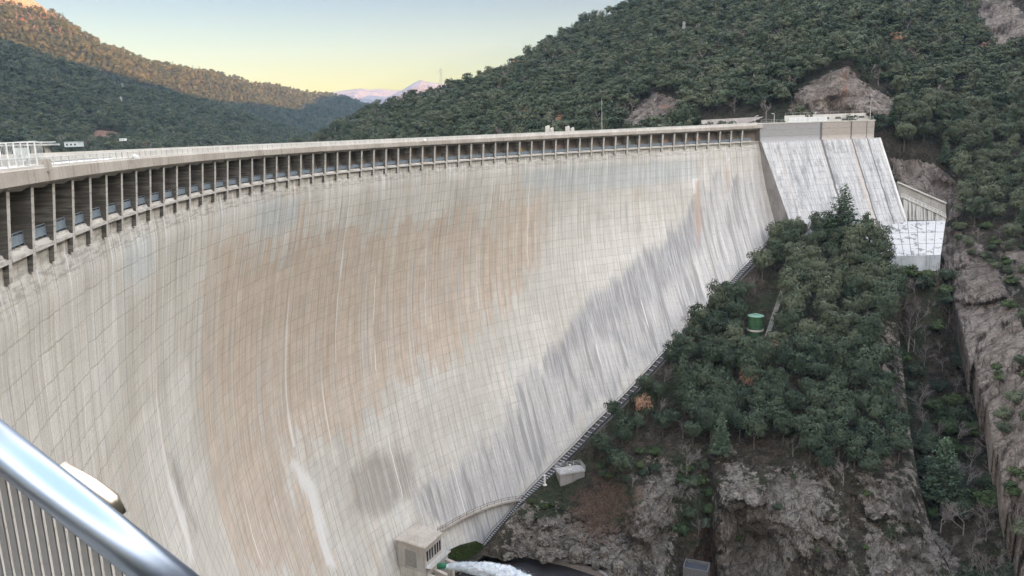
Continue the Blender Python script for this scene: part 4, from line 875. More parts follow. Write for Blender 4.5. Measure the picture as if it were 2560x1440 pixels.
# --- single trees one can point to
def on(layer, x_, y_): return layer.sample(np.array([float(x_)]), np.array([float(y_)]))[0]
def solo(name, part, me, tm, P, h, w_, label, dz=0): plant(name, part, me, tm, np.array(P) - np.array([0, 0, dz]), h, w_, label, 'tree', None)
solo('pine_tree', 'crown', PINES[1], T_PINE, on(SPUR, 2103, 615), 18.5, 14.0, 'tall broad green pine rising in front of the streaked thrust block')
solo('oak_tree', 'crown', MESH['dark'][2], T_OAK[0], on(SPUR, 2162, 620), 9.5, 6.0, 'dark narrow oak just right of the tall pine, beside the white apron')
solo('oak_tree', 'crown', MESH['dark'][0], T_OAK[1], on(SPUR, 2002, 600), 6.0, 5.2, 'small round dark oak where the toe stairway meets the thrust block')
solo('oak_tree', 'crown', MESH['dark'][1], T_OAK[2], on(SPUR, 1834, 775), 9.0, 8.4, 'large round dark oak beside the toe stairway, left of the green tank')
solo('oak_tree', 'crown', MESH['dry'][0], T_OAK[0], on(SPUR, 1605, 1050), 8.5, 6.5, 'oak with orange brown dead leaves beside the toe stairway')
solo('oak_tree', 'crown', MESH['dry'][1], T_OAK[0], on(SPUR, 1873, 990), 9.0, 6.0, 'oak with pale tan dead leaves in the middle of the spur')
solo('oak_tree', 'crown', MESH['dry'][0], T_OAK[0], on(SPUR, 1935, 915), 8.5, 4.6, 'small oak with tan leaves right of centre on the spur', )
solo('bare_tree', 'branches', BARE[0], T_BARE, on(SPUR, 1716, 1210), 9.0, 9.0, 'pale leafless tree standing above the rock cleft at the foot of the spur')
solo('bare_tree', 'branches', BARE[1], T_BARE, on(GORGE, 2270, 880), 16., 10., 'tall pale leafless tree leaning in the upper gorge right of the spur')
solo('bare_tree', 'branches', BARE[2], T_BARE, on(GORGE, 2460, 1480), 9.5, 5.5, 'pale leafless tree at the bottom right of the gorge')
solo('bare_tree', 'branches', BARE[0], T_BARE, on(GORGE, 2412, 1470), 7.0, 4.0, 'slender pale leafless tree at the bottom of the gorge, left of its taller neighbour')
solo('bare_tree', 'branches', BARE[2], T_BARE, on(SPUR, 1722, 830), 7.0, 7.0, 'brownish leafless tree overhanging the toe stairway')
solo('bare_tree', 'branches', BARE[1], T_BARE, on(HILL, 1915, 298), 9.0, 8.5, 'leafless tree behind the crest between the two small street lamps')
solo('bare_tree', 'branches', BARE[0], T_BARE, at(1934, 290, 300), 12.0, 7.0, 'thin leafless tree rising left of the orange streaked cliff')
solo('bare_tree', 'branches', BARE[2], T_BARE, on(HILL, 2535, 360), 11., 9.0, 'pale leafless tree on the slope at the right edge')
solo('pine_tree', 'crown', PINES[0], T_PINE, on(SPUR, 1801, 1150), 12., 8.0, 'grey green pine left of centre low on the spur')
solo('pine_tree', 'crown', PINES[1], T_PINE, on(GORGE, 2352, 1260), 17., 12.5, 'large blue green pine in the gorge right of the spur')
solo('pine_tree', 'crown', PINES[0], T_PINE, on(GORGE, 2310, 1120), 8.5, 6.0, 'small pine in the gorge above the large blue green pine')
solo('oak_tree', 'crown', MESH['oak'][0], T_OAK[0], on(HILL, 2405, 545), 5.0, 6.2, 'small round green tree on the bare rock shoulder beside the spillway channel')
solo('oak_tree', 'crown', MESH['oak'][1], T_OAK[0], on(HILL, 1648, 330), 8., 13., 'wide rounded oak behind the crest below the pinkish rock scar')
solo('oak_tree', 'crown', MESH['dark'][3], T_OAK[0], on(HILL, 1712, 330), 10., 8.5, 'dark tall oak behind the crest, right of the wide rounded one')

# --- forest masses
def lowpoly(nc, per, leaf, mat, w_, h):
    me = cmesh('far_tree', *oak_crown(nc, per, leaf, w_, h, .3), [mat]); o = bpy.data.objects.new('far_tree', me); return o
fc = bpy.data.collections.new('forest_source')
srcs = [lowpoly(26, 30, .052, M_OAK, 1., 1.2), lowpoly(28, 30, .052, M_OAKD, 1.1, 1.1), lowpoly(24, 30, .052, M_OAK, .9, 1.4), lowpoly(26, 30, .052, M_OAKD, 1.0, 1.3)]
_p = bpy.data.objects.new('far_tree_pine', cmesh('far_tree_pine', *pine_crown(10, 12, .04, .33), [M_PINE])); _p.data.transform(Matrix.Diagonal((1, 1, 1.25, 1)))
_b = bpy.data.objects.new('far_tree_bare', cmesh('far_tree_bare', *twig_tree(4, .026, .5, 9), [M_TWIG])); _d = lowpoly(20, 14, .045, M_BROWN, 1, .9); _d.name = 'far_tree_dry'
for i, o in enumerate(srcs + [_p, _b, _d]): o.name = 'a%02d_' % i + o.name; fc.objects.link(o)
def forest(name, P, size, idx, label):
    n = len(P); me = bpy.data.meshes.new(name); me.vertices.add(n); me.vertices.foreach_set('co', np.asarray(P, np.float32).ravel())
    vattr(me, 'size', size); a = me.attributes.new('pick', 'INT', 'POINT'); a.data.foreach_set('value', np.asarray(idx, np.int32)); vattr(me, 'turn', RNG.uniform(0, 6.28, n))
    o = bpy.data.objects.new(name, me); COL.objects.link(o); tag(o, label, 'forest', kind='stuff')
    g = bpy.data.node_groups.new(name, 'GeometryNodeTree'); g.interface.new_socket('Geometry', in_out='INPUT', socket_type='NodeSocketGeometry'); g.interface.new_socket('Geometry', in_out='OUTPUT', socket_type='NodeSocketGeometry')
    gi = g.nodes.new('NodeGroupInput'); go = g.nodes.new('NodeGroupOutput'); ip = g.nodes.new('GeometryNodeInstanceOnPoints'); ci = g.nodes.new('GeometryNodeCollectionInfo')
    ci.inputs['Collection'].default_value = fc; ci.inputs['Separate Children'].default_value = True; ci.inputs['Reset Children'].default_value = True
    def na(nm, typ):
        x_ = g.nodes.new('GeometryNodeInputNamedAttribute'); x_.data_type = typ; x_.inputs['Name'].default_value = nm; return x_.outputs['Attribute']
    cx = g.nodes.new('ShaderNodeCombineXYZ'); g.links.new(na('turn', 'FLOAT'), cx.inputs[2])
    g.links.new(gi.outputs[0], ip.inputs['Points']); g.links.new(ci.outputs[0], ip.inputs['Instance']); ip.inputs['Pick Instance'].default_value = True
    g.links.new(na('pick', 'INT'), ip.inputs['Instance Index']); g.links.new(cx.outputs[0], ip.inputs['Rotation']); g.links.new(na('size', 'FLOAT'), ip.inputs['Scale']); g.links.new(ip.outputs[0], go.inputs[0])
    md = o.modifiers.new('trees', 'NODES'); md.node_group = g
    return o
def fpoints(layer, polys, n, mind, excl, seed, s0, s1, probs):
    px, py, P = scatter(layer, polys, n, mind, excl, seed); k = len(P); r = np.random.default_rng(seed + 50)
    return P - np.array([0, 0, .5]), r.uniform(s0, s1, k) * (.85 + .3 * r.random(k)), r.choice(7, k, p=probs)
PR = [.235, .22, .18, .17, .08, .112, .003]
HZ = [[(690, 300), (930, 240), (1300, 100), (1590, -60), (2000, -250), (2700, -480), (2700, 330), (2240, 300), (2235, 345), (1000, 420), (690, 420)]]
HX = [[(1950, 330), (1962, 270), (1980, 228), (2040, 194), (2085, 172), (2120, 168), (2145, 190), (2170, 212), (2220, 230), (2250, 262), (2245, 345)], [(1545, 335), (1596, 262), (1630, 238), (1700, 250), (1720, 290), (1650, 335)], [(1738, 292), (1960, 275), (1975, 350), (1738, 352)], [(2425, -20), (2500, -30), (2590, 40), (2590, 105), (2540, 135), (2480, 128), (2445, 80)]]
a = fpoints(HILL, HZ, 220000, 4.1, HX, 21, 4.8, 8.6, PR)
b = (rest_slope, RNG.uniform(6, 9, len(rest_slope)), RNG.choice(7, len(rest_slope), p=PR))
forest('hillside_forest', np.concatenate([a[0], b[0]]), np.concatenate([a[1], b[1]]), np.concatenate([a[2], b[2]]), 'dense grey green evergreen oak forest covering the hill behind the dam')
c = fpoints(NEARL, [[(-60, 40), (200, 140), (600, 260), (960, 365), (960, 430), (-60, 430)]], 110000, 6.0, BARE_L, 22, 6.5, 11, [.18, .24, .14, .18, .25, .01, .0])
c2 = fpoints(NEARL, [[(330, 370), (700, 360), (760, 372), (700, 400), (100, 420), (60, 400), (100, 370)]], 8000, 8.0, BARE_L, 25, 9, 13, [.15, .15, .1, .11, .1, .38, .01])
forest('ridge_forest', np.concatenate([c[0], c2[0]]), np.concatenate([c[1], c2[1]]), np.concatenate([c[2], c2[2]]), 'green pine and oak forest on the nearer ridge across the reservoir')
d = fpoints(FARL, [[(-60, -60), (100, -30), (350, 110), (640, 200), (960, 260), (1100, 300), (900, 400), (-60, 300)]], 180000, 9.0, ROCK_F[:1], 23, 8.5, 14, [.18, .24, .16, .18, .23, .01, .0])
_hi = d[0][:, 2] > .135 * d[0][:, 1] * np.interp(pix(d[0])[:, 0], [0, 350, 800], [1.15, .9, .55]); _rr = RNG.random(len(d[0])); d[2][_hi & (_rr < .04)] = 6; d[2][_hi & (_rr > .82)] = 5  # dry and bare trees up high: brown scrub plus sunlit orange put in as colour
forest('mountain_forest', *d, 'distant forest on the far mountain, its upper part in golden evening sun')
print('forest', len(a[0]), len(c[0]), len(d[0]))
# ------------------------------------------------------------------ structures and objects round the dam
def atz(px, py, z): r = ray(px, py); return r * (z / r[2])
def frame_u(a, b):
    u = np.array(b, float) - np.array(a, float); u[2] = 0; L = np.linalg.norm(u); return u / L, L

# stairway down the toe of the dam
ST = [(59.3, 32.3), (56.88, 38.5), (54.87, 43.8), (52.85, 49.5), (50.57, 55.6), (48.33, 62.1), (43.96, 74.5), (39.87, 85.1), (37.02, 90.9), (34.96, 95.0), (33.24, 99.1), (31.43, 102.4)]
def st_pt(k, out, up):      # k 0..1
    i = k * (len(ST) - 1); s_ = np.interp(i, range(len(ST)), [q[0] for q in ST]); D_ = np.interp(i, range(len(ST)), [q[1] for q in ST])
    return cp(s_, off(s_, D_) + out, -D_ + up)
stair = empty('stairway', tuple(st_pt(1, 1.6, 0)), 'long steep steel stairway climbing the foot of the dam beside the wooded rocky spur', 'stairway')
K = 60
mb1, mb2, tr, rl, sl_ = MB(), MB(), MB(), MB(), MB()
for i in range(K):
    a, b = i / K, (i + 1) / K
    mb1.bar(st_pt(a, .9, .9), st_pt(b, .9, .9), .22, .4); mb2.bar(st_pt(a, 2.9, .9), st_pt(b, 2.9, .9), .22, .4)
    sl_.hexa([st_pt(a, .3, -.9), st_pt(b, .3, -.9), st_pt(b, 3.4, -1.6), st_pt(a, 3.4, -1.6), st_pt(a, .3, .3), st_pt(b, .3, .3), st_pt(b, 3.4, .1), st_pt(a, 3.4, .1)])
    rl.bar(st_pt(a, 2.9, 2.0), st_pt(b, 2.9, 2.0), .07); rl.bar(st_pt(a, .9, 2.0), st_pt(b, .9, 2.0), .07)
    rl.bar(st_pt(a, 2.9, .9), st_pt(a, 2.9, 2.0), .06)
for i in range(140):
    a = (i + .5) / 140; tr.bar(st_pt(a, 1.0, 1.0), st_pt(a, 2.8, 1.0), .40, .06)
sl_.build('stair_footing', plain('dark_footing', (.12, .115, .11), .95), stair); mb1.build('stringer', M_DARKST, stair); mb2.build('stringer', M_DARKST, stair); tr.build('steps', M_STEELW, stair); rl.build('handrail', M_DARKST, stair)

# landing platform beside the stairway
PC = on(SPUR, 1425, 1185) + np.array([0, 0, 1.7]); pu = on(SPUR, 1470, 1158) - on(SPUR, 1385, 1195); pu[2] = 0; pu /= np.linalg.norm(pu); pn = np.array([pu[1], -pu[0], 0])
PF = [PC - pu * 3.5 - pn * 1.9, PC - pu * 3.5 + pn * 1.9, PC + pu * 3.5 + pn * 1.9, PC + pu * 3.5 - pn * 1.9]
pf = empty('platform', tuple(PC - np.array([0, 0, 3])), 'pale concrete platform with a railed edge standing beside the toe stairway', 'platform')
mb = MB(); mb.box(PC - np.array([0, 0, .35]), (7.0, 3.8, .35), u=pu, n=pn); mb.build('slab', concrete('platform_concrete', (.34, .33, .31), (.2, .19, .18), (.42, .41, .39)), pf)
mb = MB(); mb.box(PC - np.array([0, 0, 3.4]), (6.6, 3.4, 3.04), u=pu, n=pn); mb.build('base_wall', concrete('platform_wall', (.22, .21, .195), (.12, .11, .10), (.28, .27, .25), .8), pf)
for i in range(4):
    a, b = PF[i], PF[(i + 1) % 4]; mb = MB()
    for k in range(5):
        p = a + (b - a) * k / 4; mb.bar(p, p + np.array([0, 0, 1.2]), .08)
    for h in (.4, .8, 1.2): mb.bar(a + np.array([0, 0, h]), b + np.array([0, 0, h]), .06)
    mb.build('railing', M_STEELW, pf)
mb = MB(); mb.lathe(PC, [(.55, 0), (.5, .1), (.26, .15), (.2, 1.0), (.3, 1.1), (.3, 1.3), (.12, 1.35)], 14); mb.build('valve_pedestal', M_CURB, pf)
mb = MB(); p = on(SPUR, 1362, 1212); mb.lathe(p, [(.55, 0), (.5, .15), (.25, .25), (.25, 2.6), (.35, 2.7)], 12); tag(mb.build('concrete_post', M_CURB), 'short pale concrete post between the toe stairway and the railed platform', 'post')

# inspection walkway along the lower face
WK = [(28.4, 91.9), (28.95, 92.3), (30.58, 92.5), (32.19, 93.0), (33.62, 93.4), (35.01, 94.4), (35.9, 94.6)]
wk = empty('walkway', tuple(cp(32, off(32, 93) + 1, -93)), 'curved concrete walkway with a dark railing along the lowest part of the dam face', 'walkway')
mb = MB(); rl = MB(); N = 34
def wp(k, out, up):
    i = k * (len(WK) - 1); s_ = np.interp(i, range(len(WK)), [q[0] for q in WK]); D_ = np.interp(i, range(len(WK)), [q[1] for q in WK]); return cp(s_, off(s_, D_) + out, -D_ + up)
for i in range(N):
    a, b = i / N, (i + 1) / N
    mb.hexa([wp(a, -.2, -.45), wp(b, -.2, -.45), wp(b, 1.5, -.45), wp(a, 1.5, -.45), wp(a, -.2, 0), wp(b, -.2, 0), wp(b, 1.5, 0), wp(a, 1.5, 0)])
    for h in (.55, 1.1): rl.bar(wp(a, 1.42, h), wp(b, 1.42, h), .07)
    if i % 2 == 0: rl.bar(wp(a, 1.42, 0), wp(a, 1.42, 1.1), .09)
mb.build('slab', M_SLAB, wk); rl.build('railing', M_DARKST, wk)

# valve house
ZR = -88.6
c0, c1, c2, c3 = atz(986, 1348, ZR), atz(1062, 1371, ZR), atz(1107, 1332, ZR), atz(1043, 1305, ZR)
vh = empty('valve_house', tuple((c0 + c2) / 2 - np.array([0, 0, 14])), 'small grey concrete valve house with a flat roof standing against the foot of the dam', 'building')
cc = (c0 + c1 + c2 + c3) / 4; dz = np.array([0, 0, 1.])
def shr(k): return [q + (cc - q) * k for q in (c0, c1, c2, c3)]
mb = MB(); mb.hexa([q - dz * .35 for q in (c0, c1, c2, c3)] + [c0, c1, c2, c3]); mb.hexa([q + dz * .01 for q in shr(.04)] + [q + dz * .12 for q in shr(.07)]); mb.build('roof', M_SLAB, vh)
mb = MB(); w_ = shr(.09); mb.hexa([q - dz * 6.6 for q in w_] + [q - dz * .36 for q in w_]); mb.build('wall', concrete('valve_house_concrete', (.40, .37, .33), (.17, .15, .13), (.48, .45, .41), .6), vh)
mb = MB(); w3 = shr(.16); mb.hexa([q - dz * 24 for q in w3] + [q - dz * 6.62 for q in w3]); mb.build('base', M_CONC, vh)
M_GLASS = plain('dark_glass', (.02, .022, .025), .15, spec=.6); M_PANEL = plain('grey_door_paint', (.25, .24, .22), .6)
def on_wall(a, b, k0, k1, z0, z1, out, nm, mat, frame=None):
    u, L_ = frame_u(a, b); n = np.array([u[1], -u[0], 0]); 
    if n @ (a - cc) < 0: n = -n
    p0 = a + (b - a) * k0; p1 = a + (b - a) * k1; mb = MB()
    mb.hexa([p0 + n * .01 - dz * z1, p1 + n * .01 - dz * z1, p1 + n * out - dz * z1, p0 + n * out - dz * z1, p0 + n * .01 - dz * z0, p1 + n * .01 - dz * z0, p1 + n * out - dz * z0, p0 + n * out - dz * z0])
    o = mb.build(nm, mat, vh)
    if frame:
        mb = MB(); e = n * (out + .03)
        for (q0, q1) in ((p0 - dz * z0, p1 - dz * z0), (p0 - dz * z1, p1 - dz * z1), (p0 - dz * z0, p0 - dz * z1), (p1 - dz * z0, p1 - dz * z1)): mb.bar(q0 + e, q1 + e, .12, .12)
        mb.build('frame', frame, o)
on_wall(w_[0], w_[1], .28, .68, 1.9, 5.9, .06, 'door_panel', M_PANEL, M_CONC)
for k in range(6): on_wall(w_[1], w_[2], .10 + .145 * k + (.03 if k > 2 else 0), .19 + .145 * k + (.03 if k > 2 else 0), 1.5, 4.0, .05, 'window', M_GLASS, M_CURB)
u, L_ = frame_u(w_[1], w_[2]); n = np.array([u[1], -u[0], 0]); n = n if n @ (w_[1] - cc) > 0 else -n
mb = MB(); rl = MB(); ZB = 5.2
a, b = w_[1] - dz * ZB, w_[2] + u * 1.6 - dz * ZB
mb.hexa([a, b, b + n * 1.4, a + n * 1.4, a + dz * .2, b + dz * .2, b + n * 1.4 + dz * .2, a + n * 1.4 + dz * .2]); mb.build('balcony', M_CONC, vh)
for h in (.45, .8, 1.15, 1.4):
    rl.bar(a + n * 1.35 + dz * h, b + n * 1.35 + dz * h, .05); rl.bar(b + dz * h, b + n * 1.35 + dz * h, .05)
for k in range(9): q = a + (b - a) * k / 8 + n * 1.35; rl.bar(q, q + dz * 1.4, .06)
rl.build('balcony_railing', M_STEELW, vh)
mb = MB(); a2 = w_[2] - dz * 3.4
mb.hexa([a2, a2 + u * 2.4, a2 + u * 2.4 + n * .9 - n * 2.0, a2 - n * 1.6, a2 + dz * .15, a2 + u * 2.4 + dz * .15, a2 + u * 2.4 - n * 1.1 + dz * .15, a2 - n * 1.6 + dz * .15]); mb.build('side_landing', M_CONC, vh)
rl = MB()
for h in (.4, .8, 1.2): rl.bar(a2 + dz * h, a2 + u * 2.4 + dz * h, .05); rl.bar(a2 + u * 2.4 + dz * h, a2 + u * 2.4 - n * 1.2 + dz * h, .05)
for k in range(4): rl.bar(a2 + u * .8 * k, a2 + u * .8 * k + dz * 1.2, .05)
rl.build('landing_railing', M_STEELW, vh)
for k in range(4):    # outlet fins
    q = w_[1] + u * (.4 + 2.3 * k) + n * .2 - dz * 7.0; mb = MB(); v = n * (3.0 + .35 * k)
    mb.hexa([q - dz * 18, q + u * .8 - dz * 18, q + u * .8 + v - dz * 18, q + v - dz * 18, q, q + u * .8, q + u * .8 + v - dz * .5, q + v - dz * .5]); mb.build('outlet_fin', M_SLAB, vh)
mb = MB(); mb.box(q - dz * 18 - u * 3, (10, .5, 17), u=u, n=n, mi=0); mb.build('outlet_recess', M_DARKST, vh)
# green outlet pipe and the jet
J0 = at(1113, 1414, 152.5)
mb = MB(); jd = ray(1160, 1410) * 152. - ray(1110, 1414) * 152.5; jd /= np.linalg.norm(jd); mb.tube([J0 - jd * 1.6, J0 + jd * .3], [.6, .6], 20); mb.build('outlet_pipe', plain('green_pipe_paint', (.01, .11, .055), .4), vh, smooth=True)
jm = NT('white_water', .6, .3); _j = jm.noise(jm.geo(), 1, 6, .75, (.8, .8, 2.6)); jm.col(jm.mix(jm.ramp(_j, .38, .58), (.52, .58, .62), (.84, .87, .89))); jm.bump(_j, 1.0, .8); jm.b.inputs['Subsurface Weight'].default_value = .2
JP = [(1113, 1415, .62, 152.5), (1125, 1414, .72, 152.2), (1150, 1413, 1.1, 151.6), (1180, 1415, 1.6, 150.8), (1215, 1420, 2.2, 149.6), (1250, 1430, 2.9, 148), (1290, 1448, 3.8, 146), (1330, 1474, 4.6, 144), (1370, 1510, 5.6, 141), (1410, 1560, 6.6, 137), (1440, 1620, 7.4, 132)]
C_ = np.array([at(a, b + r * 3.2, d) for a, b, r, d in JP]); rr_ = np.array([q[2] for q in JP]) * .82; tt = np.linspace(0, len(JP) - 1, 150)
C_ = np.stack([np.interp(tt, range(len(JP)), C_[:, i]) for i in range(3)], -1); rr_ = np.interp(tt, range(len(JP)), rr_)
seg = 56; th_ = np.linspace(0, 2 * np.pi, seg, endpoint=False); hz_ = np.array([ray(1280, 1400)[0], ray(1280, 1400)[1], 0]); hz_ /= np.linalg.norm(hz_)
Vj = C_[:, None] + rr_[:, None, None] * (np.cos(th_)[None, :, None] * np.array([0, 0, 1.]) * .8 + np.sin(th_)[None, :, None] * hz_)
nj = fbm(Vj * np.array([.5, .5, 1.6]), 5, 5, gain=.65) * np.clip((tt / 3.5), .06, 1)[:, None]; Vj = C_[:, None] + (Vj - C_[:, None]) * (1 + .42 * nj)[..., None]
ii = np.arange(150 * seg).reshape(150, seg); Fj = np.stack([ii[:-1], np.roll(ii, -1, 1)[:-1], np.roll(ii, -1, 1)[1:], ii[1:]], -1).reshape(-1, 4)
# spray: thousands of droplets thrown off the jet
nd = 26000; k = RNG.integers(12, 150, nd); ang = RNG.uniform(0, 2 * np.pi, nd); rad = rr_[k] * (.92 + np.abs(RNG.normal(0, .13, nd)) * (k / 90.))
Dp = C_[k] + rad[:, None] * (np.cos(ang)[:, None] * np.array([0, 0, .8]) + np.sin(ang)[:, None] * hz_) + RNG.normal(0, .1, (nd, 3)); Vd, Fd = cards(Dp, rnd_unit(nd), .075)
Va = np.concatenate([Vj.reshape(-1, 3), Vd]); Fa = np.concatenate([Fj, Fd + len(Vj.reshape(-1, 3))])
tag(link('water_jet', np_mesh('water_jet', Va, Fa, True), jm.m), 'white jet of water and spray shooting from the green outlet pipe of the valve house', 'water jet', kind='stuff')

# stilling basin, its kerb and the grass patch
ZBAS = -98.4
def flat(name, pts, z, mat, kind='structure'):
    P_ = [tuple(atz(a, b, z)) for a, b in pts]; me = bpy.data.meshes.new(name); me.from_pydata(P_, [], [tuple(range(len(P_)))]); me.update()
    if me.polygons[0].normal.z < 0: me.flip_normals()
    return tag(link(name, me, mat), kind=kind)
flat('outlet_pool', [(1130, 1392), (1213, 1372), (1262, 1378), (1330, 1392), (1420, 1412), (1500, 1438), (1560, 1470), (1650, 1600), (1130, 1600)], ZBAS, plain('dark_wet_concrete', (.028, .026, .027), .5))
kb = MB(); kp = [(1211, 1366), (1262, 1374), (1330, 1388), (1420, 1408), (1500, 1434), (1570, 1474), (1620, 1560)]
for a, b in zip(kp[:-1], kp[1:]): kb.bar(atz(*a, ZBAS + .6), atz(*b, ZBAS + .6), 1.0, 1.4)
tag(kb.build('basin_kerb', concrete('kerb_concrete', (.23, .20, .18), (.12, .10, .09), (.30, .27, .24))), 'low pale concrete kerb curving round the dark basin at the foot of the dam', 'kerb')
gm = terrain_mat('mossy_grass', (.05, .055, .02), (.08, .09, .03), green=(.035, .06, .015)); 
me = np_mesh('grass_bank', [atz(1120, 1402, -98.2), atz(1212, 1396, -98.2), atz(1214, 1364, -98.0), atz(1190, 1352, -97.4), atz(1150, 1362, -97.2), atz(1120, 1376, -97.2)], [(0, 1, 2, 5), (2, 3, 4, 5)]); vattr(me, 'rock', [0] * 6); vattr(me, 'bare', [0] * 6); tag(link('grass_bank', me, gm), 'small mossy grass bank between the valve house and the foot of the stairway', 'grass', kind='stuff')
# small concrete tank
tp = on(SPUR, 1733, 1408) + np.array([0, -3.0, -.3]); u = np.array([math.cos(R(-22)), math.sin(R(-22)), 0]); n = np.array([-u[1], u[0], 0])
ct_ = empty('concrete_tank', tuple(tp - dz * 3), 'small open concrete tank at the bottom of the rock cleft, on reddish rubble', 'tank')
for nm, c_, sz in (('tank_floor', tp - dz * 3.2, (5.2, 3.6, 2.6)), ('tank_wall', tp - n * 1.9 - dz * 3.2, (5.6, .25, 3.3)), ('tank_wall', tp + n * 1.9 - dz * 3.2, (5.6, .25, 3.3)), ('tank_wall', tp - u * 2.7 - dz * 3.2, (.25, 3.5, 3.3)), ('tank_wall', tp + u * 2.7 - dz * 3.2, (.25, 3.5, 3.3))):
    mb = MB(); mb.box(c_, sz, u=u, n=n); mb.build(nm, plain('blue_grey_concrete', (.05, .055, .065), .9) if nm == 'tank_floor' else plain('dark_tank_concrete', (.13, .125, .12), .95), ct_)

# green water tank on the spur
gp = on(SPUR, 1888, 832) + np.array([0, 0, .4]); gp = gp + np.array([0, 0, 2.0]); gt = empty('water_tank', tuple(gp - dz * .8), 'green cylindrical steel water tank with a flat conical lid among the oaks of the spur', 'water tank')
M_GRN = plain('green_tank_paint', (.035, .085, .038), .6, var=.35, spec=.3, scale=.8); M_GRL = plain('pale_green_lid_paint', (.14, .25, .18), .5, spec=.5)
mb = MB(); mb.lathe(gp - dz * .8, [(2.1, -2), (2.1, .9), (2.14, .93), (2.1, .97), (2.1, 3.7)], 40); mb.build('tank_body', M_GRN, gt, smooth=False)
mb = MB(); mb.lathe(gp + dz * 2.92, [(2.27, 0), (2.27, .08), (.75, .35)], 40); mb.build('lid', M_GRL, gt); mb = MB(); mb.lathe(gp + dz * 3.27, [(.72, 0), (.72, .22), (.5, .3)], 24); mb.build('hatch', M_GRL, gt)
mb = MB(); mb.lathe(gp - dz * 1.3, [(2.25, 0), (2.25, .5)], 30); mb.build('footing', M_SLAB, gt)
# old concrete steps up the spur
sp_ = empty('garden_steps', tuple(at(1925, 845, 206)), 'old concrete steps climbing through the clearing behind the green water tank', 'steps')
mb = MB(); pa, pb = on(SPUR, 1917, 842), on(SPUR, 1964, 705); N = 44
for i in range(N):
    q = pa + (pb - pa) * i / N; q = on(SPUR, 1917 + 47 * i / N, 842 - 137 * i / N) + np.array([0, 0, .35]); v = np.array([1, -.35, 0]) / 1.06; mb.bar(q - v * .65, q + v * .65, .16, .12)
mb.build('treads', M_CONC, sp_)

# apron and spillway channel right of the block
def apron_mat():
    m = NT('snow_white_leached_concrete', .95, .15); p = m.geo(); n1 = m.noise(p, .32, 6, .75, dist=.4); n2 = m.noise(p, 2.5, 4, .7)
    c = m.mix(m.ramp(n1, .53, .57), m.mix(m.ramp(n2, .3, .7), (.47, .465, .45), (.38, .375, .36)), (.19, .19, .185)); c = m.mix(m.math('MULTIPLY', m.ramp(n2, .55, .75), .5), c, (.2, .21, .22)); m.col(c); return m.m
A0, A1 = at(2172, 556, 243), at(2364, 551, 243); Bl, Br = at(2205, 641, 226), at(2352, 637, 226)
apn = empty('apron', tuple((Bl + Br) / 2 - dz * 10), 'sloping white stained concrete apron below the thrust block, ending above a sheer drop', 'apron')
nr, nc = 14, 26; gx, gy = np.meshgrid(np.linspace(0, 1, nc), np.linspace(0, 1, nr)); Pa = (A0 + (A1 - A0) * gx[..., None]) * (1 - gy[..., None]) + (Bl + (Br - Bl) * gx[..., None]) * gy[..., None]
link('sloping_slab', np_mesh('sloping_slab', Pa.reshape(-1, 3), grid_faces(nr, nc)[:, ::-1]), apron_mat(), apn)
mb = MB()
for k in range(1, 8): mb.bar(A0 + (A1 - A0) * k / 8 + dz * .02, Bl + (Br - Bl) * k / 8 + dz * .0, .14, .06)
for k in (.35, .68): mb.bar(A0 + (Bl - A0) * k + dz * .02, A1 + (Br - A1) * k + dz * .0, .10, .05)
mb.build('joints', plain('dark_joint', (.09, .095, .10), .95), apn)
mb = MB(); mb.hexa([Bl - dz * 9, Br - dz * 9, Br + np.array([0, 9, -9]), Bl + np.array([0, 9, -9]), Bl - dz * .02, Br - dz * .02, Br + np.array([0, 9, -.5]), Bl + np.array([0, 9, -.5])]); mb.build('front_wall', concrete('streaked_apron_wall', (.38, .41, .43), (.12, .13, .14), (.52, .55, .57), .9), apn)
mb = MB(); mb.hexa([A0 - dz * 9, Bl - dz * 9, Bl - dz * 9 + np.array([1., 0, 0]), A0 - dz * 9 + np.array([1., 0, 0]), A0 - dz * .03, Bl - dz * .03, Bl - dz * .03 + np.array([1., 0, 0]), A0 - dz * .03 + np.array([1., 0, 0])]); mb.build('side_wall', M_CONC, apn)
rl = MB()
for k in range(16): q = A0 + (A1 - A0) * k / 15; rl.bar(q, q + dz * 1.2, .07)
for h in (.5, 1.2): rl.bar(A0 + dz * h, A1 + dz * h, .06)
rl.build('railing', M_STEELW, apn)
def slabq(name, pts, th, mat, parent):
    P_ = [at(*q) for q in pts]; bk = np.array([0, th, 0.]); mb = MB(); mb.hexa([P_[0], P_[1], P_[1] + bk, P_[0] + bk, P_[3], P_[2], P_[2] + bk, P_[3] + bk]); return mb.build(name, mat, parent)
chn = empty('spillway_channel', tuple(at(2315, 548, 250)), 'descending spillway channel walls with a railed stair between the thrust block and the rock cliff', 'channel wall')
M_STRIPE = NT('striped_concrete', .95, .15); _p = M_STRIPE.geo(); _s = M_STRIPE.noise(_p, 1, 3, .6, (1.6, .3, .03)); M_STRIPE.col(M_STRIPE.mix(M_STRIPE.ramp(_s, .46, .56), (.48, .47, .44), (.15, .14, .13))); M_STRIPE = M_STRIPE.m
slabq('lower_wall', [(2262, 551, 246), (2364, 551, 246), (2364, 544, 246), (2255, 494, 246)], 1.0, M_STRIPE, chn)
slabq('upper_wall', [(2250, 492, 252), (2366, 546, 252), (2364, 508, 252), (2242, 456, 252)], 1.0, concrete('tan_wall_concrete', (.31, .295, .265), (.18, .17, .15), (.38, .36, .33)), chn)
rl = MB(); a, b = at(2244, 455, 251.5), at(2366, 508, 251.5); rl.bar(a, b, .5, .45); rl.build('coping', M_CURB, chn)
rl = MB(); a, b = at(2254, 492, 246.4), at(2364, 543, 246.4); rl.bar(a, b, 1.6, .3); rl.build('stair_flight', M_CURB, chn)
rl = MB()
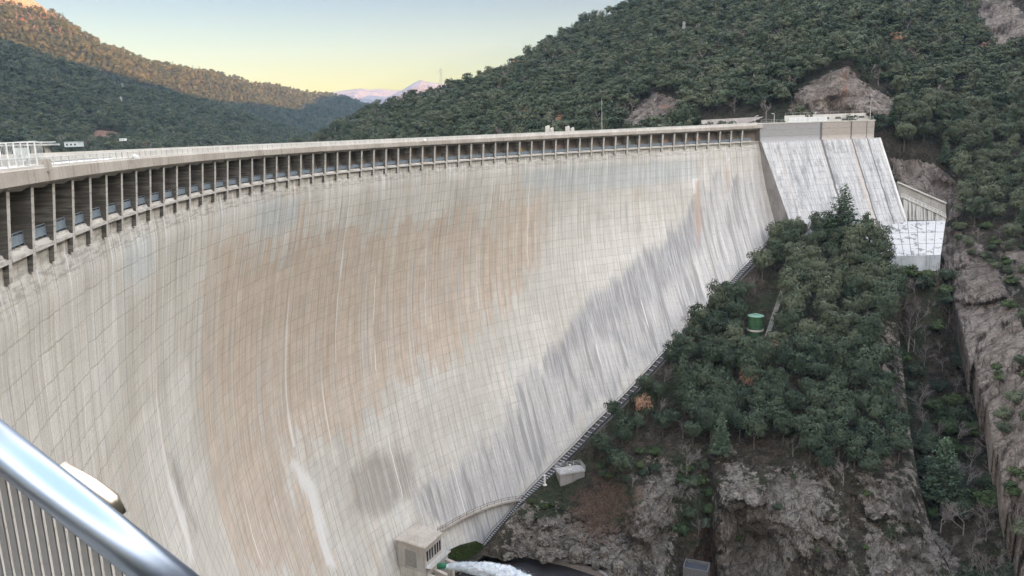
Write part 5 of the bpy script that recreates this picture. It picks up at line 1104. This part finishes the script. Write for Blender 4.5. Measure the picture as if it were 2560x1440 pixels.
for h in (.6, 1.2): rl.bar(a + dz * h, b + dz * h, .09)
for k in range(12): q = a + (b - a) * k / 11; rl.bar(q, q + dz * 1.2, .08)
rl.build('railing', M_WHITE, chn)

# upper road parapet with openings, retaining wall
RP0, RP1 = at(1963, 298, 276), at(2226, 289, 276); u, L_ = frame_u(RP0, RP1); n = np.array([u[1], -u[0], 0]); dzl = RP1[2] - RP0[2]
rp = empty('road_parapet', tuple((RP0 + RP1) / 2), 'pale concrete road parapet with a row of dark openings below the orange streaked cliff', 'parapet')
mb = MB(); mb.hexa([RP0 - dz * 3 - n * .8, RP1 - dz * 3 - n * .8, RP1 - dz * 3 + n * .2, RP0 - dz * 3 + n * .2, RP0 - n * .8 + dz * 1.3, RP1 - n * .8 + dz * 1.3, RP1 + n * .2 + dz * 1.3, RP0 + n * .2 + dz * 1.3]); mb.build('wall', M_CURB, rp)
for k in range(9):
    mb = MB(); q = RP0 + (RP1 - RP0) * (k + .5) / 9 + n * .21; mb.hexa([q - u * 1.2 - dz * .5, q + u * 1.2 - dz * .5, q + u * 1.2 - dz * .5 + n * .03, q - u * 1.2 - dz * .5 + n * .03, q - u * .9 + dz * .25, q + u * .9 + dz * .25, q + u * .9 + dz * .25 + n * .03, q - u * .9 + dz * .25 + n * .03]); mb.build('opening', M_DARKST, rp)
rl = MB(); a, b = RP0 + dz * 1.3, RP1 + dz * 1.3
for k in range(15): q = a + (b - a) * k / 14; rl.bar(q, q + dz * .9, .06)
rl.bar(a + dz * .9, b + dz * .9, .06); rl.build('railing', M_STEELW, rp)
tag(slabq('retaining_wall', [(1756, 318, 290), (1975, 305, 290), (1975, 288, 290), (1756, 300, 290)], 1.5, concrete('old_wall_concrete', (.36, .33, .31), (.17, .15, .14), (.44, .41, .38), .5), None), 'long low grey retaining wall behind the crest, below the wooded hill', 'wall')
HILLROAD = flat('crest_road', [(1755, 312), (2240, 292), (2300, 300), (2200, 312), (1900, 322)], 2.9, M_ASPH) if False else None
wb = empty('barrier', tuple(bp(15, -1, 2.3)), 'white barrier of panels standing on top of the thrust block beside the road', 'barrier')
for k in range(4):
    mb = MB(); a, b = bp(11.5 + 3.6 * k, -.8, 2.25), bp(14.9 + 3.6 * k, -.8, 2.25); mb.hexa([a, b, b + BN * .06, a + BN * .06] + [q + dz * 1.5 for q in (a, b, b + BN * .06, a + BN * .06)]); mb.build('panel', M_WHITE, wb)
# street lamps
def lamp(P_, h, arm, label, double=False):
    t = empty('street_lamp', tuple(P_), label, 'street lamp'); mb = MB(); P_ = np.array(P_); mb.tube([P_, P_ + dz * h], [.11, .07], 8); mb.build('pole', M_STEELW, t)
    v = np.array([.95, .3, 0]) * arm; mb = MB(); mb.bar(P_ + dz * h, P_ + dz * (h + .15) + v, .09); mb.build('arm', M_STEELW, t)
    mb = MB(); mb.box(P_ + dz * (h + .1) + v, (.7, .3, .14)); mb.build('lamp_head', M_WHITE, t)
lamp(at(1887, 316, 251), 3.3, .9, 'white street lamp behind the crest, left of the leafless tree')
lamp(at(1935, 312, 256), 3.6, -.7, 'white street lamp behind the crest, right of the leafless tree')
lamp(at(2175, 300, 262), 7.0, .3, 'tall street lamp on the thrust block in front of the road parapet')
lamp(at(2037, 305, 262), 3.2, .3, 'short street lamp behind the white barrier on the thrust block')
mb = MB(); q = at(1505, 335, 232); mb.tube([q, q + dz * 10.8], [.09, .05], 6); tag(mb.build('antenna_mast', M_STEELW), 'thin grey antenna mast rising behind the middle of the crest', 'mast')
# gate piers of the intake behind the crest
for i, (x_, w_, h_, lb) in enumerate([(1369, 1.15, 1.75, 'left tall block of the left pair'), (1379.5, 1.0, 1.15, 'low block of the left pair'), (1419, 1.15, 1.6, 'tall block of the right pair'), (1431, 1.0, 1.2, 'low block of the right pair')]):
    q = at(x_, 336, 232); mb = MB(); mb.box(q - dz * .2, (w_, 1.2, h_ + 1.0), rz=.2); P_ = q - dz * .2; mb.box(P_ + np.array([.25, 0, h_ + 1.0]), (w_ * .5, 1.0, .18), rz=.2)
    tag(mb.build('gate_pier', M_CONC, bevel=.15), 'grey concrete intake pier behind the crest, ' + lb, 'pier')
# lattice pylons
def pylon(P_, h, w_, label, arms=3, mast=False):
    t = empty('pylon', tuple(P_), label, 'pylon'); P_ = np.array(P_, float); mb = MB(); N = 8; cs = []
    for i in range(N + 1):
        k = i / N; ww = w_ * (1 - .8 * k) / 2 if not mast else w_ / 2; cs.append([P_ + np.array([a * ww, b * ww, h * k]) for a, b in ((-1, -1), (1, -1), (1, 1), (-1, 1))])
    th = max(.12, w_ * .05)
    for i in range(N):
        for j in range(4): mb.bar(cs[i][j], cs[i + 1][j], th); mb.bar(cs[i][j], cs[i + 1][(j + 1) % 4], th * .7); mb.bar(cs[i + 1][j], cs[i + 1][(j + 1) % 4], th * .7)
    mb.build('lattice', M_STEELW, t)
    for k in range(arms):
        z_ = h * (.80 + .09 * k); mb = MB(); L_ = w_ * (.9 - .12 * k); mb.bar(P_ + np.array([-L_, 0, z_]), P_ + np.array([L_, 0, z_]), th * 1.3); mb.build('cross_arm', M_STEELW, t)
pylon(at(1104, 228, 600), 17.5, 3.2, 'lattice pylon standing on the skyline left of the hill, against the yellow sky')
pylon(at(1709, 125, 440), 16, 1.1, 'pale lattice mast on the upper left part of the wooded hill', 0, True)
pylon(at(2097, 78, 395), 12.5, 1.1, 'grey lattice mast high on the wooded hill above the streaked cliff', 0, True)
pylon(at(309, 240, 1050), 17, 3.4, 'topmost of the small pale pylons on the ridge across the reservoir')
pylon(at(284, 268, 960), 13, 3.2, 'lower left small pale pylon on the ridge across the reservoir')
pylon(at(305, 266, 950), 12, 3.2, 'lower right small pale pylon on the ridge across the reservoir')
pylon(at(296, 272, 940), 6, 1.2, 'very short pale post between the two lower pylons', 0, True)

# road bridge, guard rail and white buildings behind the near end of the crest
br = empty('road_bridge', tuple(at(100, 380, 330)), 'long low road bridge with a pale rail behind the left end of the crest', 'bridge')
mb = MB(); a, b = at(-60, 365, 330), at(140, 361, 330); mb.bar(a, b, 6, .8); mb.build('deck', concrete('bridge_concrete', (.42, .45, .45)), br)
mb = MB(); mb.bar(a + dz * 1.1, b + dz * 1.1, .3, .5); mb.build('guard_rail', M_STEELW, br)
for k in range(6): q = a + (b - a) * (k + .3) / 6; mb = MB(); mb.bar(q - dz * 12, q - dz * .4, 1.6); mb.build('support', M_SLAB, br)
def house(px, py, d, w_, dp, h, label, tone):
    P_ = at(px, py, d); t = empty('white_building', tuple(P_), label, 'building'); mb = MB(); mb.box(P_, (w_, dp, h)); mb.build('wall', plain('rendered_wall', tone, .8), t)
    mb = MB(); mb.box(P_ + dz * h, (w_ * 1.08, dp * 1.08, h * .12)); mb.build('roof', plain('roof_grey', (.34, .38, .38), .7), t)
    for k in range(3): mb = MB(); mb.box(P_ + np.array([(k - 1) * w_ * .3, -dp / 2 - .05, h * .3]), (w_ * .12, .1, h * .35)); mb.build('window', M_GLASS, t)
house(186, 367, 420, 7.5, 6, 2.6, 'low pale building with a grey roof beyond the bridge', (.55, .60, .60))
house(308, 352, 640, 4.5, 4, 1.9, 'tiny white hut at the right end of the red earth bank', (.75, .78, .78))
# white framed railing enclosure at the near end of the crest
fe = empty('railing_enclosure', tuple(at(50, 425, 46)), 'white framed railing enclosure with pale panels on the near left end of the crest', 'railing')
a, b, c_ = at(-30, 428, 45.5), at(95, 418, 47.5), at(110, 402, 50)
H_ = 1.62
mb = MB(); mb.bar(a + dz * H_, b + dz * H_, .07); mb.bar(b + dz * H_, c_ + dz * 1.2, .06); mb.bar(a + dz * .1, b + dz * .1, .06); mb.build('top_rail', M_WHITE, fe)
for k in np.linspace(0, 1, 8): q = a + (b - a) * k; mb = MB(); mb.bar(q, q + dz * H_, .06); mb.build('post', M_WHITE, fe)
mb = MB()
for k in range(34): q = a + (b - a) * k / 33; mb.bar(q + dz * .1, q + dz * (H_ - .2), .018)
for k in range(7): q = b + (c_ - b) * k / 6; mb.bar(q + dz * .3, q + dz * 1.25, .02)
mb.build('bars', M_STEELW, fe)
mb = MB(); e = a + (b - a) * .48 + np.array([0, .3, 0]); u, L_ = frame_u(a, b); mb.hexa([e + dz * .45, e + u * .75 + dz * .45, e + u * .75 + np.array([0, .2, 0]) + dz * .45, e + np.array([0, .2, 0]) + dz * .45] + [q + dz * .85 for q in (e + dz * .45, e + u * .75 + dz * .45, e + u * .75 + np.array([0, .2, 0]) + dz * .45, e + np.array([0, .2, 0]) + dz * .45)]); mb.build('panel', M_WHITE, fe)
mb = MB(); q0, q1 = a + np.array([0, 1.2, 0]), b + np.array([0, 1.2, 0]); mb.hexa([q0 - dz * .3, q1 - dz * .3, q1 + np.array([0, .3, -.3]), q0 + np.array([0, .3, -.3]), q0 + dz * .5, q1 + dz * .5, q1 + np.array([0, .3, .5]), q0 + np.array([0, .3, .5])]); mb.build('low_wall', M_SLAB, fe)
# flood lights on the crest edge
def flood(s_, label):
    q = cp(s_, .62, 1.25); X, Y, a_ = curve(s_); u = np.array([math.cos(a_), math.sin(a_), 0]); n = np.array([math.sin(a_), -math.cos(a_), 0]); t = empty('flood_light', tuple(q), label, 'lamp')
    mb = MB(); mb.bar(q, q + n * .25 + dz * .35, .07); mb.build('bracket', M_STEELW, t); mb = MB(); c_ = q + n * .3 + dz * .25
    mb.hexa([c_ - u * .3 - n * .1, c_ + u * .3 - n * .1, c_ + u * .22 + n * .35 - dz * .25, c_ - u * .22 + n * .35 - dz * .25] + [v + dz * .22 for v in (c_ - u * .3 - n * .1, c_ + u * .3 - n * .1, c_ + u * .22 + n * .35 - dz * .25, c_ - u * .22 + n * .35 - dz * .25)]); mb.build('lamp_body', M_WHITE, t)
flood(6.3, 'pale flood light bracketed to the crest edge above the nearest piers'); flood(29.9, 'small white flood light on the crest edge near the middle of the dam')

# handrail in front of the viewer
hr = empty('handrail', tuple(at(200, 1440, 1.3) - dz), 'brushed stainless steel handrail with upright bars, close in front of the viewer', 'railing')
ms = NT('stainless_steel', .20, .5); ms.col((.34, .41, .53)); ms.b.inputs['Metallic'].default_value = 1.0
_n2 = ms.noise(ms.geo(), 1, 3, .6, (60, 60, 60)); ms.L(ms.ramp(_n2, .3, .7, .33, .35), ms.b.inputs['Roughness']); ms = ms.m
D1, D2 = 1.345, 1.31; pa = at(-160, 990, D1); pb = at(640, 1622, D2); mb = MB(); mb.tube([pa, pb], .0350, 48); mb.build('top_rail', ms, hr, smooth=True)
ma = plain('matt_steel', (.30, .305, .31), .45, .7, var=.05)
dr = pb - pa
for i in range(26):
    k = .08 + .037 * i; q = pa + dr * k; mb = MB(); mb.bar(q - dz * .035, q - dz * 1.05, .0135, .003, upv=tuple(np.cross(dr / np.linalg.norm(dr), dz))); mb.build('baluster', ma, hr)
mb = MB(); mb.bar(pa - dz * 1.05, pb - dz * 1.05, .05); mb.build('bottom_rail', ma, hr)
q0, q1 = at(150, 1176, 1.52), at(288, 1256, 1.52)
mc = NT('brass_toned_steel', .3, .5); mc.col((.62, .55, .46)); mc.b.inputs['Metallic'].default_value = .9
mb = MB(); mb.tube([q0, q0 + (q1 - q0) * .55, q0 + (q1 - q0) * .9 - dz * .006, q1 - dz * .03], [.021, .021, .021, .019], 24); mb.build('rail_bracket', mc.m, hr, smooth=True)

# ------------------------------------------------------------------ boulders at the foot of the cliffs
M_BLD = terrain_mat('boulder_rock', (.10, .09, .08), (.2, .18, .16)); _r = np.random.default_rng(5)
BL = [(1440, 1382, 3.4), (1468, 1392, 2.2), (1488, 1400, 1.7), (1420, 1352, 1.9), (1510, 1375, 2.1), (1545, 1400, 2.6), (1580, 1420, 2.0), (1390, 1350, 1.5), (1530, 1340, 1.6), (1620, 1405, 2.4), (1600, 1370, 1.4), (1475, 1350, 1.3), (1650, 1430, 2.2), (2328, 1365, 2.6), (2260, 1345, 2.0), (1350, 1330, 1.6)]
for i, (x_, y_, sz) in enumerate(BL):
    q = on(GORGE if x_ > 2300 else SPUR, x_, y_); nv_ = 22; tt_, pp_ = np.meshgrid(np.linspace(0, np.pi, nv_), np.linspace(0, 2 * np.pi, 28)); d_ = np.stack([np.sin(tt_) * np.cos(pp_), np.sin(tt_) * np.sin(pp_), np.cos(tt_)], -1)
    rr2 = 1 + .28 * fbm(d_ * 1.3 + i * 7.7, 3, 90, ridged=True); B_ = d_ * rr2[..., None] * sz * .55 * np.array([1, .9, 1.1 + .2 * _r.random()]); B_ = np.sign(B_) * np.minimum(np.abs(B_), sz * .5)
    me = np_mesh('boulder', (B_ + q + np.array([0, -.4, sz * .12])).reshape(-1, 3), grid_faces(28, nv_)); vattr(me, 'rock', np.ones(28 * nv_)); vattr(me, 'bare', np.zeros(28 * nv_)); o = link('boulder', me, M_BLD)
    if x_ == 2328: tag(o, 'large pale grey boulder lying alone in the bottom of the gorge', 'boulder')
    elif i == 0: tag(o, 'tallest grey boulder at the foot of the rubble slope beside the dark basin', 'boulder', 'boulders at the foot of the rubble slope')
    else: tag(o, 'grey boulder among others at the foot of the cliffs', 'boulder', 'boulders at the foot of the cliffs')
# ------------------------------------------------------------------ the air
hm_ = bpy.data.materials.new('haze_air'); hm_.use_nodes = True; t_ = hm_.node_tree; t_.nodes.clear()
pv = t_.nodes.new('ShaderNodeVolumePrincipled'); ou = t_.nodes.new('ShaderNodeOutputMaterial'); t_.links.new(pv.outputs[0], ou.inputs['Volume'])
pv.inputs['Color'].default_value = (.42, .60, .85, 1); pv.inputs['Density'].default_value = 0.00006; pv.inputs['Anisotropy'].default_value = .1
mb = MB(); mb.hexa([(-4500, -2500, -113), (3100, -2500, -113), (3100, 7600, -113), (-4500, 7600, -113), (-4500, -2500, 900), (3100, -2500, 900), (3100, 7600, 900), (-4500, 7600, 900)])
tag(mb.build('haze', hm_), kind='stuff')
